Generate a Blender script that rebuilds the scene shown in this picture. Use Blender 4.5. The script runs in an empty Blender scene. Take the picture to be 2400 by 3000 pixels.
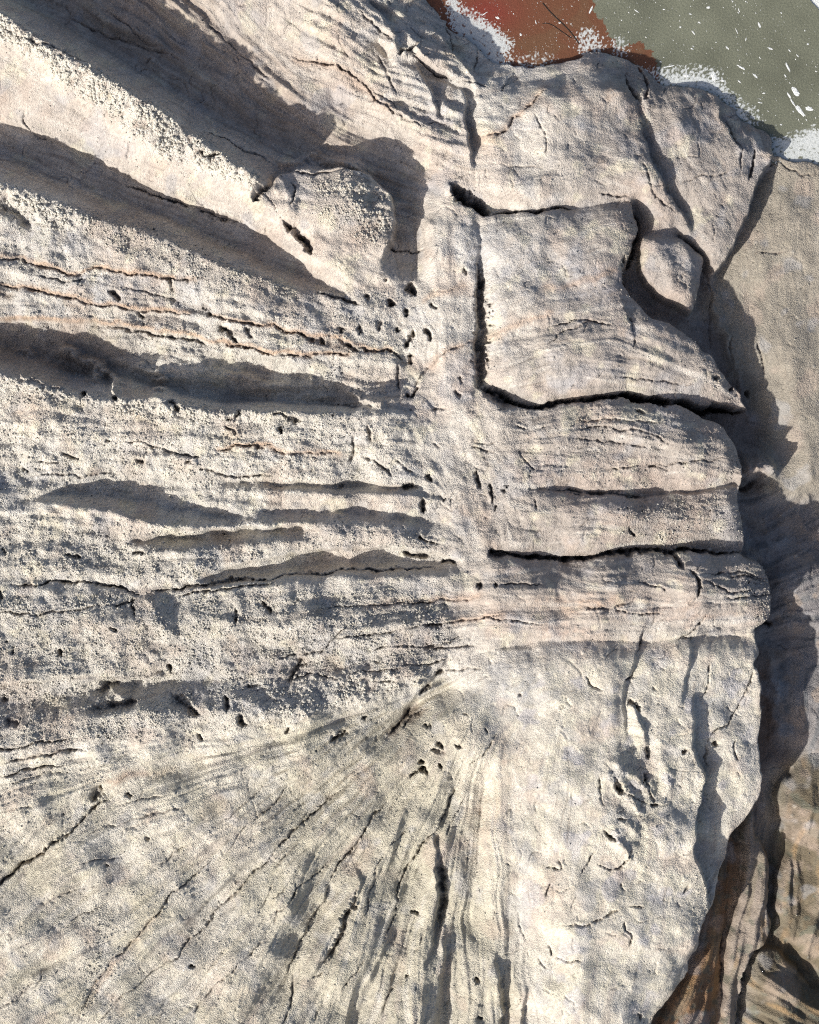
import bpy, math
import numpy as np

# ---------------------------------------------------------------- camera, sky, sun
sc = bpy.context.scene
S = 2.4 / 1725.0                       # metres per drawing unit
CX, CY = 862.5, 1078.0
cam = bpy.data.cameras.new('camera'); cam_o = bpy.data.objects.new('camera', cam)
sc.collection.objects.link(cam_o); sc.camera = cam_o
DIST = 6.0
cam_o.location = (0, 0, DIST)
cam.sensor_fit = 'VERTICAL'; cam.sensor_height = 24
cam.lens = 24 * DIST / 3.0 * 0.997
cam.clip_start = 0.05; cam.clip_end = 200

SUN_EL = math.radians(31)
SUN_DIR = (0.76, 0.65)                 # way the light travels over the ground (x right, y up)
_l = math.hypot(*SUN_DIR); tx, ty = SUN_DIR[0] / _l, SUN_DIR[1] / _l
w = bpy.data.worlds.new('World'); sc.world = w; w.use_nodes = True
nt = w.node_tree
sky = nt.nodes.new('ShaderNodeTexSky'); sky.sky_type = 'NISHITA'; sky.sun_disc = False
sky.sun_elevation = SUN_EL
sky.sun_rotation = math.atan2(-tx, -ty)
nt.links.new(sky.outputs[0], nt.nodes['Background'].inputs[0])
sky.air_density = 0.75; sky.dust_density = 3.0; sky.ozone_density = 0.6
nt.nodes['Background'].inputs[1].default_value = 0.105
sun = bpy.data.lights.new('sun', 'SUN'); sun.energy = 4.4; sun.angle = math.radians(1.0)
sun.color = (1.0, 0.965, 0.91)
sun_o = bpy.data.objects.new('sun', sun); sc.collection.objects.link(sun_o)
sun_o.rotation_mode = 'XYZ'
sun_o.rotation_euler = (math.pi / 2 - SUN_EL, 0, math.atan2(ty, tx) - math.pi / 2)
sc.view_settings.view_transform = 'Standard'; sc.view_settings.look = 'None'
sc.view_settings.gamma = 1; sc.view_settings.use_curve_mapping = False
sc.view_settings.exposure = 0.34
sc.render.engine = 'CYCLES'
sc.cycles.use_denoising = False
sc.cycles.filter_width = 1.1
sc.cycles.max_bounces = 5; sc.cycles.diffuse_bounces = 4

# ---------------------------------------------------------------- grid and noise
ST = 2.1
X0, Y0 = -90.0, -90.0
NX = int((1725 + 180) / ST) + 1
NY = int((2156 + 180) / ST) + 1
gx = X0 + np.arange(NX) * ST
gy = Y0 + np.arange(NY) * ST
GX, GY = np.meshgrid(gx, gy)
rng = np.random.default_rng(7)
_fx = np.fft.rfftfreq(NX)[None, :] / ST
_fy = np.fft.fftfreq(NY)[:, None] / ST
_fr = np.sqrt(_fx ** 2 + _fy ** 2) + 1e-9

def noise(lo, hi, beta=1.6, seed=0):
    """band limited fractal noise, wavelengths lo..hi, unit deviation"""
    r = np.random.default_rng(1000 + seed)
    f = np.fft.rfft2(r.standard_normal((NY, NX)))
    a = _fr ** (-beta) * (_fr > 1.0 / hi) * np.exp(-(_fr * lo * 0.7) ** 2)
    n = np.fft.irfft2(f * a, s=(NY, NX))
    return ((n - n.mean()) / n.std()).astype(np.float32)

def blur(a, sig):
    f = np.fft.rfft2(a)
    return np.fft.irfft2(f * np.exp(-2 * (math.pi * _fr * sig) ** 2), s=(NY, NX)).astype(np.float32)

def samp(a, x, y):
    i = np.clip((x - X0) / ST, 0, NX - 1.001); j = np.clip((y - Y0) / ST, 0, NY - 1.001)
    i0 = i.astype(int); j0 = j.astype(int); fi = i - i0; fj = j - j0
    return ((a[j0, i0] * (1 - fi) + a[j0, i0 + 1] * fi) * (1 - fj)
            + (a[j0 + 1, i0] * (1 - fi) + a[j0 + 1, i0 + 1] * fi) * fj)

def sstep(a, lo, hi):
    t = np.clip((a - lo) / (hi - lo), 0, 1)
    return t * t * (3 - 2 * t)

WX = 2.4 * noise(24, 110, 1.5, 1) + 0.5 * noise(6, 18, 1, 2)
WY = 2.4 * noise(24, 110, 1.5, 3) + 0.5 * noise(6, 18, 1, 4)

def T(c, r, pts):
    """points read in one of the detail crops"""
    return [(p[0] / 3.0 + 575 * c, p[1] / 3.0 + 539 * r) + tuple(p[2:]) for p in pts]

def dens(pts, step=1.0):
    out = []
    for a, b in zip(pts[:-1], pts[1:]):
        n = max(2, int(math.hypot(b[0] - a[0], b[1] - a[1]) / step))
        for k in range(n):
            t = k / n; out.append([a[0] + (b[0] - a[0]) * t, a[1] + (b[1] - a[1]) * t])
    out.append(list(pts[-1][:2]))
    return np.array(out)

def chaikin(pts, n=2):
    p = np.array([q[:2] for q in pts], float)
    for _ in range(n):
        a = p[:-1] * .75 + p[1:] * .25; b = p[:-1] * .25 + p[1:] * .75
        m = np.empty((len(a) * 2, 2)); m[0::2] = a; m[1::2] = b
        p = np.vstack([p[:1], m, p[-1:]])
    return p

# ---------------------------------------------------------------- big shape: heights held along traced lines
VAL = np.zeros((NY, NX)); CNT = np.zeros((NY, NX)); BAR = np.zeros((NY, NX), bool)

def _put(P, h, off):
    P = P.copy()
    wx = samp(WX, P[:, 0], P[:, 1]); wy = samp(WY, P[:, 0], P[:, 1])
    x = P[:, 0] - wx; y = P[:, 1] - wy
    i = np.rint((x + off[:, 0] - X0) / ST).astype(int); j = np.rint((y + off[:, 1] - Y0) / ST).astype(int)
    ok = (i >= 0) & (i < NX) & (j >= 0) & (j < NY)
    np.add.at(VAL, (j[ok], i[ok]), h[ok]); np.add.at(CNT, (j[ok], i[ok]), 1)
    return x, y

def line(pts, hA, hB=None, gap=2.6):
    """hA holds on the traveller's left, hB on the right (a step); hB None: a soft crest or valley"""
    P = dens(chaikin(pts), 0.8)
    n = len(P); s = np.linspace(0, 1, n)
    def prof(h):
        return np.interp(s, np.linspace(0, 1, len(h)), h) if isinstance(h, (list, tuple)) else np.full(n, float(h))
    d = np.gradient(P, axis=0); d /= np.hypot(d[:, 0], d[:, 1])[:, None] + 1e-9
    nor = np.stack([d[:, 1], -d[:, 0]], 1)
    if hB is None:
        _put(P, prof(hA), nor * 0)
    else:
        _put(P, prof(hA), nor * gap)
        x, y = _put(P, prof(hB), -nor * gap)
        for k in (-0.8, 0, 0.8):
            i = np.rint((x + nor[:, 0] * k - X0) / ST).astype(int); j = np.rint((y + nor[:, 1] * k - Y0) / ST).astype(int)
            ok = (i >= 0) & (i < NX) & (j >= 0) & (j < NY)
            BAR[j[ok], i[ok]] = True

# upper left diagonal ridges
line([(-90, -20), (0, 33), (110, 108), (250, 188), (350, 250), (450, 320), (520, 370), (556, 398)], [92, 92, 92, 90, 88, 80])
line([(-90, -45), (0, 12), (110, 86), (250, 164), (350, 226), (450, 296), (540, 350)], [30, 30, 28, 26, 20])
line([(-90, -90), (70, 0), (260, 110), (400, 200), (520, 270), (640, 330), (760, 360), (850, 400), (878, 480), (872, 575)],
     [-64, -64, -64, -62, -60, -58, -56, -56, -48, -24])
line([(330, -90), (430, 0), (540, 110), (620, 190), (700, 262), (790, 285), (870, 310), (935, 375)], [-28, -32, -36, -40, -44, -42, -34, -6])
line([(500, -90), (620, 0), (720, 120), (830, 220), (930, 300)], [0, 2, 4, 8, 10])
line([(-90, 110), (0, 150), (150, 230), (300, 320), (420, 390), (520, 430)], [45, 42, 40, 36, 34, 30])
line([(-90, 225), (0, 250), (130, 300), (270, 368), (400, 432), (500, 458), (600, 523), (700, 588), (740, 625)], [4, 2, 0, 0, 4, 8, 10, 12], [-14, -18, -22, -24, -22, -14, -6, 4])
line([(-90, 290), (0, 325), (150, 390), (300, 432), (450, 500), (600, 568), (720, 618)], [-36, -36, -36, -32, -26, -18, -4])
line([(-90, 345), (0, 385), (73, 412), (153, 442), (220, 472), (300, 492), (400, 530), (483, 572), (575, 596), (675, 622), (752, 636)],
     [78, 76, 74, 70, 66, 62, 52, 36, 22, 12])
line([(300, 445), (350, 470), (400, 515)], [10, 16, 18])
line([(-90, 480), (0, 500), (200, 530), (400, 590), (600, 660), (760, 700)], [48, 46, 42, 36, 30, 26])
line([(-90, 600), (0, 610), (200, 632), (400, 668), (575, 700), (700, 716), (840, 770)], [22, 22, 22, 20, 20, 22, 20])
line([(-90, 665), (0, 669), (200, 679), (300, 689), (400, 706), (483, 722), (602, 747), (708, 748)], [12, 12, 10, 12, 16, 20], [-18, -18, -10, 0, 6, 12])
line([(-90, 700), (0, 725), (150, 772), (300, 802), (450, 838), (600, 842), (750, 852)], [-64, -64, -60, -50, -42, -38, -28])
line([(250, 730), (430, 755), (560, 772), (700, 790), (800, 810)], [-18, -14, -16, -14, -4])
line([(-90, 765), (0, 780), (77, 818), (187, 841), (253, 848), (333, 834), (377, 848), (480, 880), (520, 862), (575, 870), (735, 866), (850, 868)],
     [66, 66, 66, 66, 64, 62, 60, 56, 50, 36])
line([(-90, 930), (100, 930), (300, 930), (500, 940), (700, 950), (850, 970)], [42, 42, 40, 36, 34, 30])
# slots in the middle left
line([(0, 1060), (67, 1040), (133, 1020), (200, 1010), (300, 1016), (383, 1022), (440, 1055), (500, 1072)], [30, 14, 6, 4, 6, 10, 22])
line([(60, 1052), (133, 1040), (220, 1042), (320, 1060), (420, 1078), (500, 1090)], [10, -14, -20, -18, -14, 0])
line([(50, 1064), (130, 1060), (233, 1076), (300, 1102), (400, 1114), (500, 1108)], [28, 40, 42, 42, 40, 30])
line([(-90, 1100), (60, 1100), (200, 1120), (290, 1128)], [36, 36, 36, 30])
line([(490, 1074), (600, 1078), (700, 1078), (800, 1080), (900, 1100)], [14, -8, -10, -10, 6])
line([(520, 1106), (650, 1102), (780, 1098), (900, 1116)], 26)
line([(470, 1005), (620, 1020), (760, 1016), (884, 1026)], [22, 10, 10, 14], [6, -8, -12, -8])
line([(500, 1026), (640, 1038), (780, 1036), (884, 1040)], 20)
line([(285, 1136), (400, 1122), (520, 1114), (640, 1108)], [22, 18, 18, 18], [4, -14, -14, 2])
line([(280, 1154), (400, 1160), (500, 1152), (600, 1138), (700, 1130)], 30)
line([(430, 1214), (560, 1178), (640, 1162), (800, 1150), (900, 1160), (965, 1178)], [22, 18, 16, 16, 18], [4, -12, -20, -22, -8])
line([(430, 1220), (560, 1200), (700, 1186), (830, 1184), (930, 1190)], [-6, -32, -34, -34, -16])
line([(100, 1226), (200, 1226), (300, 1252), (450, 1236), (600, 1224), (760, 1212), (900, 1220), (975, 1206)], [24, 20, 20, 24, 26, 26, 26, 22])
line([(-90, 1190), (100, 1190), (300, 1190), (400, 1190)], [34, 34, 36, 30])
# lower bulge
line([(-90, 1330), (100, 1320), (300, 1310), (500, 1310), (700, 1300), (900, 1320)], [46, 46, 46, 44, 40, 30])
line([(-90, 1446), (0, 1441), (100, 1428), (240, 1413)], [44, 42, 38, 30], [14, 14, 14, 22])
line([(-90, 1490), (60, 1480), (230, 1450), (400, 1430), (520, 1440)], [22, 12, -12, -14, 2])
line([(-90, 1540), (100, 1520), (300, 1490), (450, 1490), (560, 1500), (700, 1480), (830, 1450)], [36, 38, 40, 40, 38, 32, 24])
line([(560, 1400), (700, 1395), (800, 1400), (900, 1400)], [24, 14, 14, 14])
line([(945, 1378), (912, 1435), (875, 1461), (842, 1525), (822, 1545)], [16, 8, 4, 8, 14], [22, 22, 20, 18, 16])
# fan
line([(-90, 1900), (0, 1860), (90, 1795), (215, 1675), (330, 1620)], [20, 18, 18, 18, 22], [30, 28, 26, 24, 22])
line([(-90, 1650), (100, 1610), (300, 1560), (500, 1540)], [28, 28, 28, 26])
line([(-90, 2100), (200, 1950), (500, 1750), (800, 1580)], [24, 26, 26, 18])
line([(100, 2246), (350, 2000), (600, 1800), (830, 1620)], [10, 16, 16, 10])
line([(400, 2246), (560, 2000), (700, 1850), (830, 1700)], [24, 24, 18, 8])
line([(650, 2246), (760, 2000), (850, 1850), (900, 1700)], [16, 20, 14, 6])
line(T(1, 3, [(530, 640), (560, 730), (500, 900), (430, 1040), (330, 1200), (240, 1310)]), [0, -4, -4, -4, 4], [8, 14, 18, 16, 8])
line(T(1, 3, [(350, 750), (300, 860), (220, 1010), (170, 1130), (90, 1300)]), [6, 4, 6], [16, 18, 14])
line(T(1, 3, [(1020, 430), (1040, 600), (1035, 760), (1045, 900), (1025, 1060), (960, 1250)]), [2, -12, -14, -12, 2], [14, 18, 20, 18, 10])
line(T(1, 3, [(1090, 1000), (1085, 1180), (1060, 1400)]), [0, -6, 2], [10, 12, 8])
line(T(1, 3, [(1140, 130), (1090, 270), (1040, 360)]), [8, -2, 4], [14, 12, 12])
line(T(1, 3, [(1400, 1180), (1430, 1320), (1450, 1450), (1450, 1700)]), [6, -8, -10, -4], [16, 20, 22, 20])
line(T(1, 3, [(1610, 1380), (1590, 1500), (1570, 1700)]), [8, -2, 2], [14, 20, 20])
line([(1000, 1500), (1050, 1700), (1080, 1900), (1080, 2100), (1080, 2246)], [22, 22, 14, 10, 6])
# cream mass
line([(1150, 1450), (1180, 1600), (1200, 1800), (1220, 2000), (1230, 2246)], [40, 44, 46, 44, 30])
line([(1290, 1400), (1280, 1560), (1330, 1750), (1350, 1900), (1330, 2060), (1290, 2200)], [48, 52, 56, 54, 44, 26])
line(T(2, 2, [(600, 720), (580, 870), (520, 1000), (480, 1130), (475, 1260), (500, 1390)]), [26, 26, 22, 24, 28], [36, 38, 38, 38, 34])
line(T(2, 2, [(520, 1180), (580, 1280), (620, 1400), (650, 1520)]), [30, 26, 30], [38, 42, 38])
line(T(2, 2, [(910, 790), (895, 950), (850, 1100), (830, 1250)]), [18, 20, 26, 32], [36, 36, 36, 34])
line(T(2, 2, [(920, 1120), (930, 1300), (900, 1450), (935, 1520), (985, 1620)]) + T(2, 3, [(980, 80), (970, 250), (920, 330), (940, 600), (1000, 720), (1040, 850), (1000, 980), (960, 1060), (930, 1130)]),
     [20, 16, 8, 2, -6, -14, -16, -18, -14, -6], [32, 40, 44, 44, 46, 46, 42, 34, 24, 14])
line(T(2, 2, [(1010, 900), (1040, 1100), (1060, 1300), (1150, 1500)]), [26, 24, 20, 12])
MASS_EDGE = T(2, 2, [(1330, 750), (1360, 870), (1310, 970), (1350, 1010), (1365, 1200), (1350, 1450), (1360, 1600)]) + \
    T(2, 3, [(1365, 60), (1370, 150), (1330, 230), (1250, 340), (1170, 450), (1130, 600), (1080, 880), (1020, 1000), (960, 1170), (920, 1220), (905, 1340), (840, 1390), (760, 1480), (690, 1600), (640, 1760)])
line(MASS_EDGE, [-88, -92, -94, -96, -98, -100, -92, -78, -70], [22, 22, 22, 18, 6, -10, -16, -2, 2])
# long ledges on the right
K7_END = [(1566, 1166), (1600, 1184), (1624, 1220), (1630, 1268), (1616, 1308), (1594, 1328)]
line(K7_END, [-62, -76, -84, -86, -88], [22, 16, 12, 12, 10])
line([(1100, 1240), (1250, 1235), (1400, 1230), (1500, 1228), (1570, 1240)], [44, 50, 52, 50, 38])
line([(1060, 1182), (1150, 1186), (1300, 1180), (1420, 1176), (1540, 1178)], [28, 30, 34, 34, 24])
line([(1100, 1330), (1250, 1325), (1380, 1320), (1500, 1318), (1590, 1318)], [34, 34, 30, 24, 12])
line([(1594, 1334), (1500, 1337), (1440, 1341), (1380, 1352)], [12, 20, 26, 32], [26, 30, 34, 36])
line([(1035, 1160), (1070, 1170), (1150, 1175), (1220, 1178), (1290, 1165), (1350, 1155), (1420, 1160), (1566, 1164)], [18, 18, 16, 10, 6, 4], [26, 28, 30, 34, 34, 28])
line([(1100, 1080), (1250, 1085), (1400, 1090), (1530, 1090)], [36, 40, 40, 30])
K6_EDGE = [(1562, 1008), (1558, 1050), (1566, 1100), (1570, 1160)]
line(K6_EDGE, [-72, -76, -74, -66], [20, 22, 20, 10])
line([(1130, 1030), (1200, 1032), (1300, 1046), (1345, 1042), (1400, 1046), (1556, 1022)], [26, 20, 16, 14, 14], [32, 32, 32, 30, 24])
line([(1110, 930), (1250, 920), (1380, 930), (1480, 950), (1530, 970)], [38, 46, 48, 42, 30])
K5_EDGE = [(1425, 853), (1500, 880), (1545, 922), (1560, 970), (1562, 1006)]
line(K5_EDGE, [-40, -88, -92, -84, -74], [30, 26, 20, 16, 18])
K35 = [(1005, 815), (1050, 830), (1110, 862), (1200, 845), (1290, 832), (1400, 845), (1425, 852)]
line(K35, [4, 0, 6, 12, 12, 12], [24, 28, 30, 32, 32, 30])
line([(1425, 850), (1470, 852), (1530, 856), (1580, 862)], [12, 8, 2, -8], [-50, -88, -92, -80])
# block above them, and its slope to the recess
K3_EDGE = [(1330, 430), (1347, 470), (1337, 515), (1312, 560), (1318, 610), (1350, 655), (1400, 678), (1450, 706), (1500, 752), (1540, 800), (1570, 840), (1582, 862)]
line(K3_EDGE, [-30, -44, -46, -46, -50, -66, -78, -84, -80], [20, 22, 20, 24, 28, 24, 18, 8, -6])
line([(1040, 620), (1120, 580), (1200, 560), (1280, 520)], [18, 28, 34, 32])
line([(1080, 780), (1200, 740), (1320, 740), (1450, 770), (1520, 815)], [26, 38, 44, 36, 14])
line([(1310, 640), (1325, 690), (1335, 735)], [28, 30, 36], [36, 38, 38])
line([(945, 392), (1000, 440), (1040, 452), (1110, 445), (1200, 438), (1280, 430), (1330, 430)], [2, -2, 8, 14, 18, 18], [22, 22, 16, 16, 20, 22])
SLOT = [(985, 440), (1013, 500), (1008, 570), (1005, 650), (1003, 740), (1001, 815)]
line(SLOT, [24, 20, -2, -10, -10, -4], [26, 26, 26, 26, 24])
line([(905, 470), (920, 600), (930, 700), (930, 790)], [22, 18, 16, 18])
line([(860, 620), (850, 700), (850, 780), (870, 850)], [6, 4, 4, 10])
line([(1000, 870), (1000, 960), (1010, 1060), (1020, 1140)], [26, 26, 24, 24])
line([(940, 900), (930, 1000), (930, 1080)], [18, 12, 14])
# square knob
line([(560, 402), (585, 372), (640, 352), (700, 352), (770, 362), (812, 395), (833, 450), (830, 512), (800, 545)], [-10, -4, 0, 0, -40, -46, -36, -14], [22, 24, 26, 32, 40, 42, 34, 20])
line([(640, 420), (720, 420), (780, 450)], [44, 50, 50])
line([(650, 535), (740, 560), (820, 590)], [22, 22, 14])
# upper middle rocks
line([(640, -30), (720, 40), (800, 90), (838, 120)], [24, 30, 34, 30])
line(T(1, 0, [(560, -60), (640, 60), (760, 200), (800, 330)]), [8, 10, 6], [26, 28, 30])
line(T(1, 0, [(690, -80), (720, 80), (830, 200), (890, 280)]), [8, 10, 12], [4, 4, 4])
line(T(1, 0, [(880, 300), (960, 390), (1060, 460), (1150, 505)]), [28, 26, 16], [-2, -8, -2])
line(T(1, 0, [(900, 400), (960, 500), (1010, 570), (1030, 650), (1045, 740)]), [-10, -12, -12, -6], [10, 16, 20, 14])
line(T(1, 0, [(1200, 570), (1215, 640), (1220, 760), (1250, 960), (1270, 1060)]), [0, -16, -22, -18, 4], [10, 14, 16, 18, 14])
line(T(1, 0, [(1300, 800), (1450, 830), (1600, 700), (1725, 560)]), [2, 8, 8, 8])
line(T(1, 0, [(920, 120), (1060, 200), (1160, 330), (1260, 470)]), [-22, -24, -20, -4], [-8, 0, 8, 8])
line(T(1, 0, [(660, 250), (720, 330), (760, 380)]), [16, 18, 18], [0, -8, 0])
line([(1050, 260), (1150, 220), (1250, 200), (1320, 190)], [14, 18, 20, 18])
line([(1050, 400), (1150, 380), (1260, 380), (1340, 400), (1420, 460), (1500, 530)], [14, 18, 18, 14, 12, 0])
line([(1338, 205), (1352, 250), (1362, 310), (1385, 365), (1425, 430), (1462, 478)], [-12, -12, -8, -8, -6, 0], [-6, 8, 20, 24, 22, 14])
line([(1420, 250), (1450, 300), (1480, 360), (1510, 440)], [-2, 4, 2, -4])
line(T(2, 0, [(1110, 640), (1120, 740), (1180, 830), (1250, 930)]), [-34, -32, -28, -18], [-20, -16, -12, -10])
line(T(2, 0, [(1300, 830), (1330, 900), (1310, 1050)]), [-28, -22, -24])
# against the painted panel
PANEL_Z = -42
PED = T(1, 0, [(930, -150), (1020, 0), (1090, 80), (1170, 190), (1290, 260), (1400, 360), (1500, 385)]) + \
    T(2, 0, [(0, 378), (120, 360), (260, 295), (440, 300), (560, 330), (640, 400), (740, 490), (950, 520), (1080, 545), (1200, 640), (1290, 740), (1400, 775), (1440, 830), (1455, 950), (1540, 980), (1725, 1000), (2100, 1020)])
line(PED, -60, [-36, -37])
line([(1000, 130), (1060, 165), (1180, 165), (1300, 150), (1380, 200), (1500, 215)], [-30, -28, -20, -20, -22, -26])
# right slab and recess
line([(1637, 318), (1600, 385), (1575, 460), (1535, 545), (1510, 575)], [-46, -54, -60, -66, -70], [0, 2, 0, -4, -6])
line([(1436, 494), (1480, 526), (1506, 560)], [2, 0, -6], [-30, -56, -66])
line([(1725, 380), (1680, 500), (1660, 650), (1680, 800), (1710, 950), (1720, 1010)], [-44, -44, -46, -46, -44, -44])
line([(1560, 590), (1590, 680), (1620, 780), (1640, 880), (1650, 980), (1640, 1030)], [-60, -58, -60, -62, -64, -66])
line([(1480, 650), (1520, 720), (1560, 790), (1600, 870), (1600, 930)], [-76, -86, -90, -94, -96])
line([(1340, 520), (1338, 560), (1352, 606), (1400, 646), (1450, 675), (1490, 640), (1500, 590)], [-46, -48, -56, -68, -76, -76, -72])
line([(1356, 500), (1346, 540), (1354, 585), (1392, 622), (1440, 650), (1462, 655), (1474, 612), (1492, 562), (1478, 528), (1440, 498)], [12, 14, 14, 10, 0, -8, -16, -14, -8, 0], [-30, -46, -48, -56, -66, -76, -76, -70, -56, -14])
line([(1380, 505), (1390, 550), (1410, 600), (1445, 640)], [16, 22, 18, 2])
line([(1436, 505), (1448, 530), (1458, 575), (1450, 625)], [16, 18, 16, 2])
line([(1568, 990), (1590, 975), (1620, 985)], [-40, -30, -44])
line([(1580, 1020), (1610, 1022)], [-96, -98])
# right lower strip
line([(1580, 1120), (1640, 1090), (1700, 1070), (1815, 1050)], [-92, -96, -96, -92])
line([(1650, 1260), (1700, 1230), (1815, 1200)], [-76, -62, -56])
line([(1625, 1345), (1635, 1450), (1635, 1580), (1615, 1680), (1625, 1760)], [-98, -98, -98, -106, -112])
line([(1670, 1340), (1680, 1450), (1690, 1560)], [-92, -88, -84])
line([(1760, 1340), (1760, 1500), (1750, 1650)], [-66, -64, -60])
BR = T(2, 3, [(1610, 40), (1520, 150), (1500, 280), (1570, 400), (1600, 520), (1550, 650), (1510, 800), (1515, 950), (1560, 1080), (1640, 1220), (1760, 1340)])
line(BR, [-78, -78, -82, -84, -84, -88], [-108, -116, -122, -126, -126, -110])
line([(1725, 1700), (1760, 1850), (1725, 2000)], [-52, -48, -58])
RIBR = T(2, 3, [(1310, 260), (1355, 330), (1370, 450), (1460, 600), (1470, 700), (1455, 860), (1460, 1000), (1485, 1150), (1350, 1230), (1310, 1350), (1270, 1560), (1250, 1760)])
line(RIBR, [-112, -118, -124, -126, -124, -124, -126, -130], [-94, -84, -76, -74, -76, -84, -92, -96])
RIBL = T(2, 3, [(1300, 290), (1275, 420), (1300, 600), (1285, 820), (1225, 1000), (1195, 1200), (1170, 1420), (1165, 1760)])
line(RIBL, [-88, -88, -86, -84, -86, -90], [-112, -116, -118, -118, -116, -112])
line([(1520, 2010), (1480, 2060), (1460, 2140), (1440, 2246)], [-78, -68, -62, -60])
R7 = T(2, 3, [(1350, 1235), (1500, 1180), (1600, 1290), (1700, 1400), (1760, 1480)])
line(R7, [-112, -112, -110], [-98, -92, -96])
line([(1640, 2100), (1680, 2180)], [-76, -74])

def solve(val, cnt):
    lev = [(val, cnt)]
    while min(lev[-1][0].shape) > 12:
        v, c = lev[-1]; h, w_ = v.shape
        h2, w2 = (h + 1) // 2 * 2, (w_ + 1) // 2 * 2
        vp = np.zeros((h2, w2)); cp = np.zeros((h2, w2)); vp[:h, :w_] = v; cp[:h, :w_] = c
        lev.append((vp.reshape(h2 // 2, 2, w2 // 2, 2).sum((1, 3)), cp.reshape(h2 // 2, 2, w2 // 2, 2).sum((1, 3))))
    u = None
    for li in range(len(lev) - 1, -1, -1):
        v, c = lev[li]; m = c > 0; t = np.where(m, v / np.maximum(c, 1e-9), 0).astype(np.float32)
        if u is None:
            u = np.full(v.shape, t[m].mean() if m.any() else 0, np.float32)
        else:
            u = np.repeat(np.repeat(u, 2, 0), 2, 1)[:v.shape[0], :v.shape[1]]
        u = np.where(m, t, u)
        for _ in range(60 if li else 90):
            p = np.pad(u, 1, mode='edge')
            u = np.where(m, t, 0.25 * (p[:-2, 1:-1] + p[2:, 1:-1] + p[1:-1, :-2] + p[1:-1, 2:]))
    return u

H = solve(VAL, CNT).astype(np.float32)
wgt = (~BAR).astype(np.float32)
for _ in range(16):                        # round the creases but not the steps
    p = np.pad(H * wgt, 1, mode='edge'); q = np.pad(wgt, 1, mode='edge')
    num = p[:-2, 1:-1] + p[2:, 1:-1] + p[1:-1, :-2] + p[1:-1, 2:]
    den = q[:-2, 1:-1] + q[2:, 1:-1] + q[1:-1, :-2] + q[1:-1, 2:]
    a = np.where(den > 0, num / np.maximum(den, 1e-6), H)
    H = np.where(BAR, H, 0.5 * H + 0.5 * a)

Hb_ = blur(H, 2.0); nb_ = np.clip(blur(BAR.astype(np.float32), 2.2) * 3, 0, 1)
H = (H * (1 - nb_) + Hb_ * nb_).astype(np.float32)
# ---------------------------------------------------------------- regions
def inpoly(poly, X, Y):
    r = np.zeros(X.shape, bool); n = len(poly)
    for k in range(n):
        x1, y1 = poly[k][:2]; x2, y2 = poly[(k + 1) % n][:2]
        if y1 == y2: continue
        c = ((Y >= y1) != (Y >= y2)) & (X < (x2 - x1) * (Y - y1) / (y2 - y1) + x1)
        r ^= c
    return r

def win(x0, y0, x1, y1):
    i0 = max(0, int((x0 - X0) / ST)); i1 = min(NX, int((x1 - X0) / ST) + 2)
    j0 = max(0, int((y0 - Y0) / ST)); j1 = min(NY, int((y1 - Y0) / ST) + 2)
    return slice(j0, max(j0, j1)), slice(i0, max(i0, i1))

def mask(poly, soft=0, warp=1.0):
    xs = [p[0] for p in poly]; ys = [p[1] for p in poly]
    sl = win(min(xs) - 20, min(ys) - 20, max(xs) + 20, max(ys) + 20)
    m = np.zeros((NY, NX), np.float32)
    m[sl] = inpoly(poly, GX[sl] + WX[sl] * warp, GY[sl] + WY[sl] * warp)
    return blur(m, soft) if soft else m

L = np.zeros((NY, NX), np.int16)
REG = {}
def region(idx, poly): REG[idx] = poly; L[mask(poly) > 0.5] = idx
BIG = 3000
# order matters: later ones lie over earlier ones
L[:] = 6
region(5, [(-200, 1224), (100, 1226), (200, 1226), (300, 1250), (450, 1234), (600, 1222), (760, 1210), (900, 1218), (985, 1204), (1010, 1290), (1000, 1360), (945, 1378), (912, 1435), (875, 1461), (800, 1500), (690, 1520), (560, 1530), (400, 1560), (200, 1560), (-200, 1600)])
region(4, [(-200, 765), (0, 779), (77, 817), (187, 840), (253, 847), (333, 833), (377, 847), (480, 879), (520, 861), (575, 869), (735, 865), (850, 867), (940, 862), (1000, 870), (1110, 870), (1110, 1030), (1060, 1165), (985, 1204), (900, 1218), (760, 1210), (600, 1222), (450, 1234), (300, 1250), (200, 1226), (100, 1226), (-200, 1224)])
region(3, [(-200, 300), (0, 325), (150, 390), (300, 432), (450, 500), (600, 568), (720, 618), (790, 600), (860, 600), (850, 700), (860, 800), (885, 865), (735, 865), (575, 869), (520, 861), (480, 879), (377, 847), (333, 833), (253, 847), (187, 840), (77, 817), (0, 779), (-200, 765)])
region(2, [(-200, -200), (-50, -70), (70, 0), (260, 110), (400, 200), (520, 270), (600, 335), (555, 400), (600, 480), (655, 535), (790, 600), (720, 618), (600, 568), (450, 500), (300, 432), (150, 390), (0, 325), (-200, 300)])
region(16, [(-200, -200), (-50, -70), (70, 0), (260, 110), (400, 200), (520, 270), (600, 335), (700, 345), (770, 360), (833, 450), (830, 530), (870, 600), (905, 470), (945, 392), (1000, 400), (1000, 340), (985, 200), (955, 167), (868, 100), (880, -200)])
region(14, [(560, 402), (585, 372), (640, 352), (700, 352), (770, 362), (812, 395), (833, 450), (830, 512), (860, 600), (790, 600), (655, 535), (600, 480)])
region(13, [(945, 392), (985, 440), (1013, 500), (1008, 570), (1005, 650), (1003, 740), (1001, 815), (1000, 870), (885, 865), (860, 800), (850, 700), (860, 600), (890, 560), (905, 470)])
region(19, [(868, -200), (880, 60), (868, 100), (955, 167), (985, 200), (1060, 190), (1100, 100), (1000, -200)])
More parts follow.
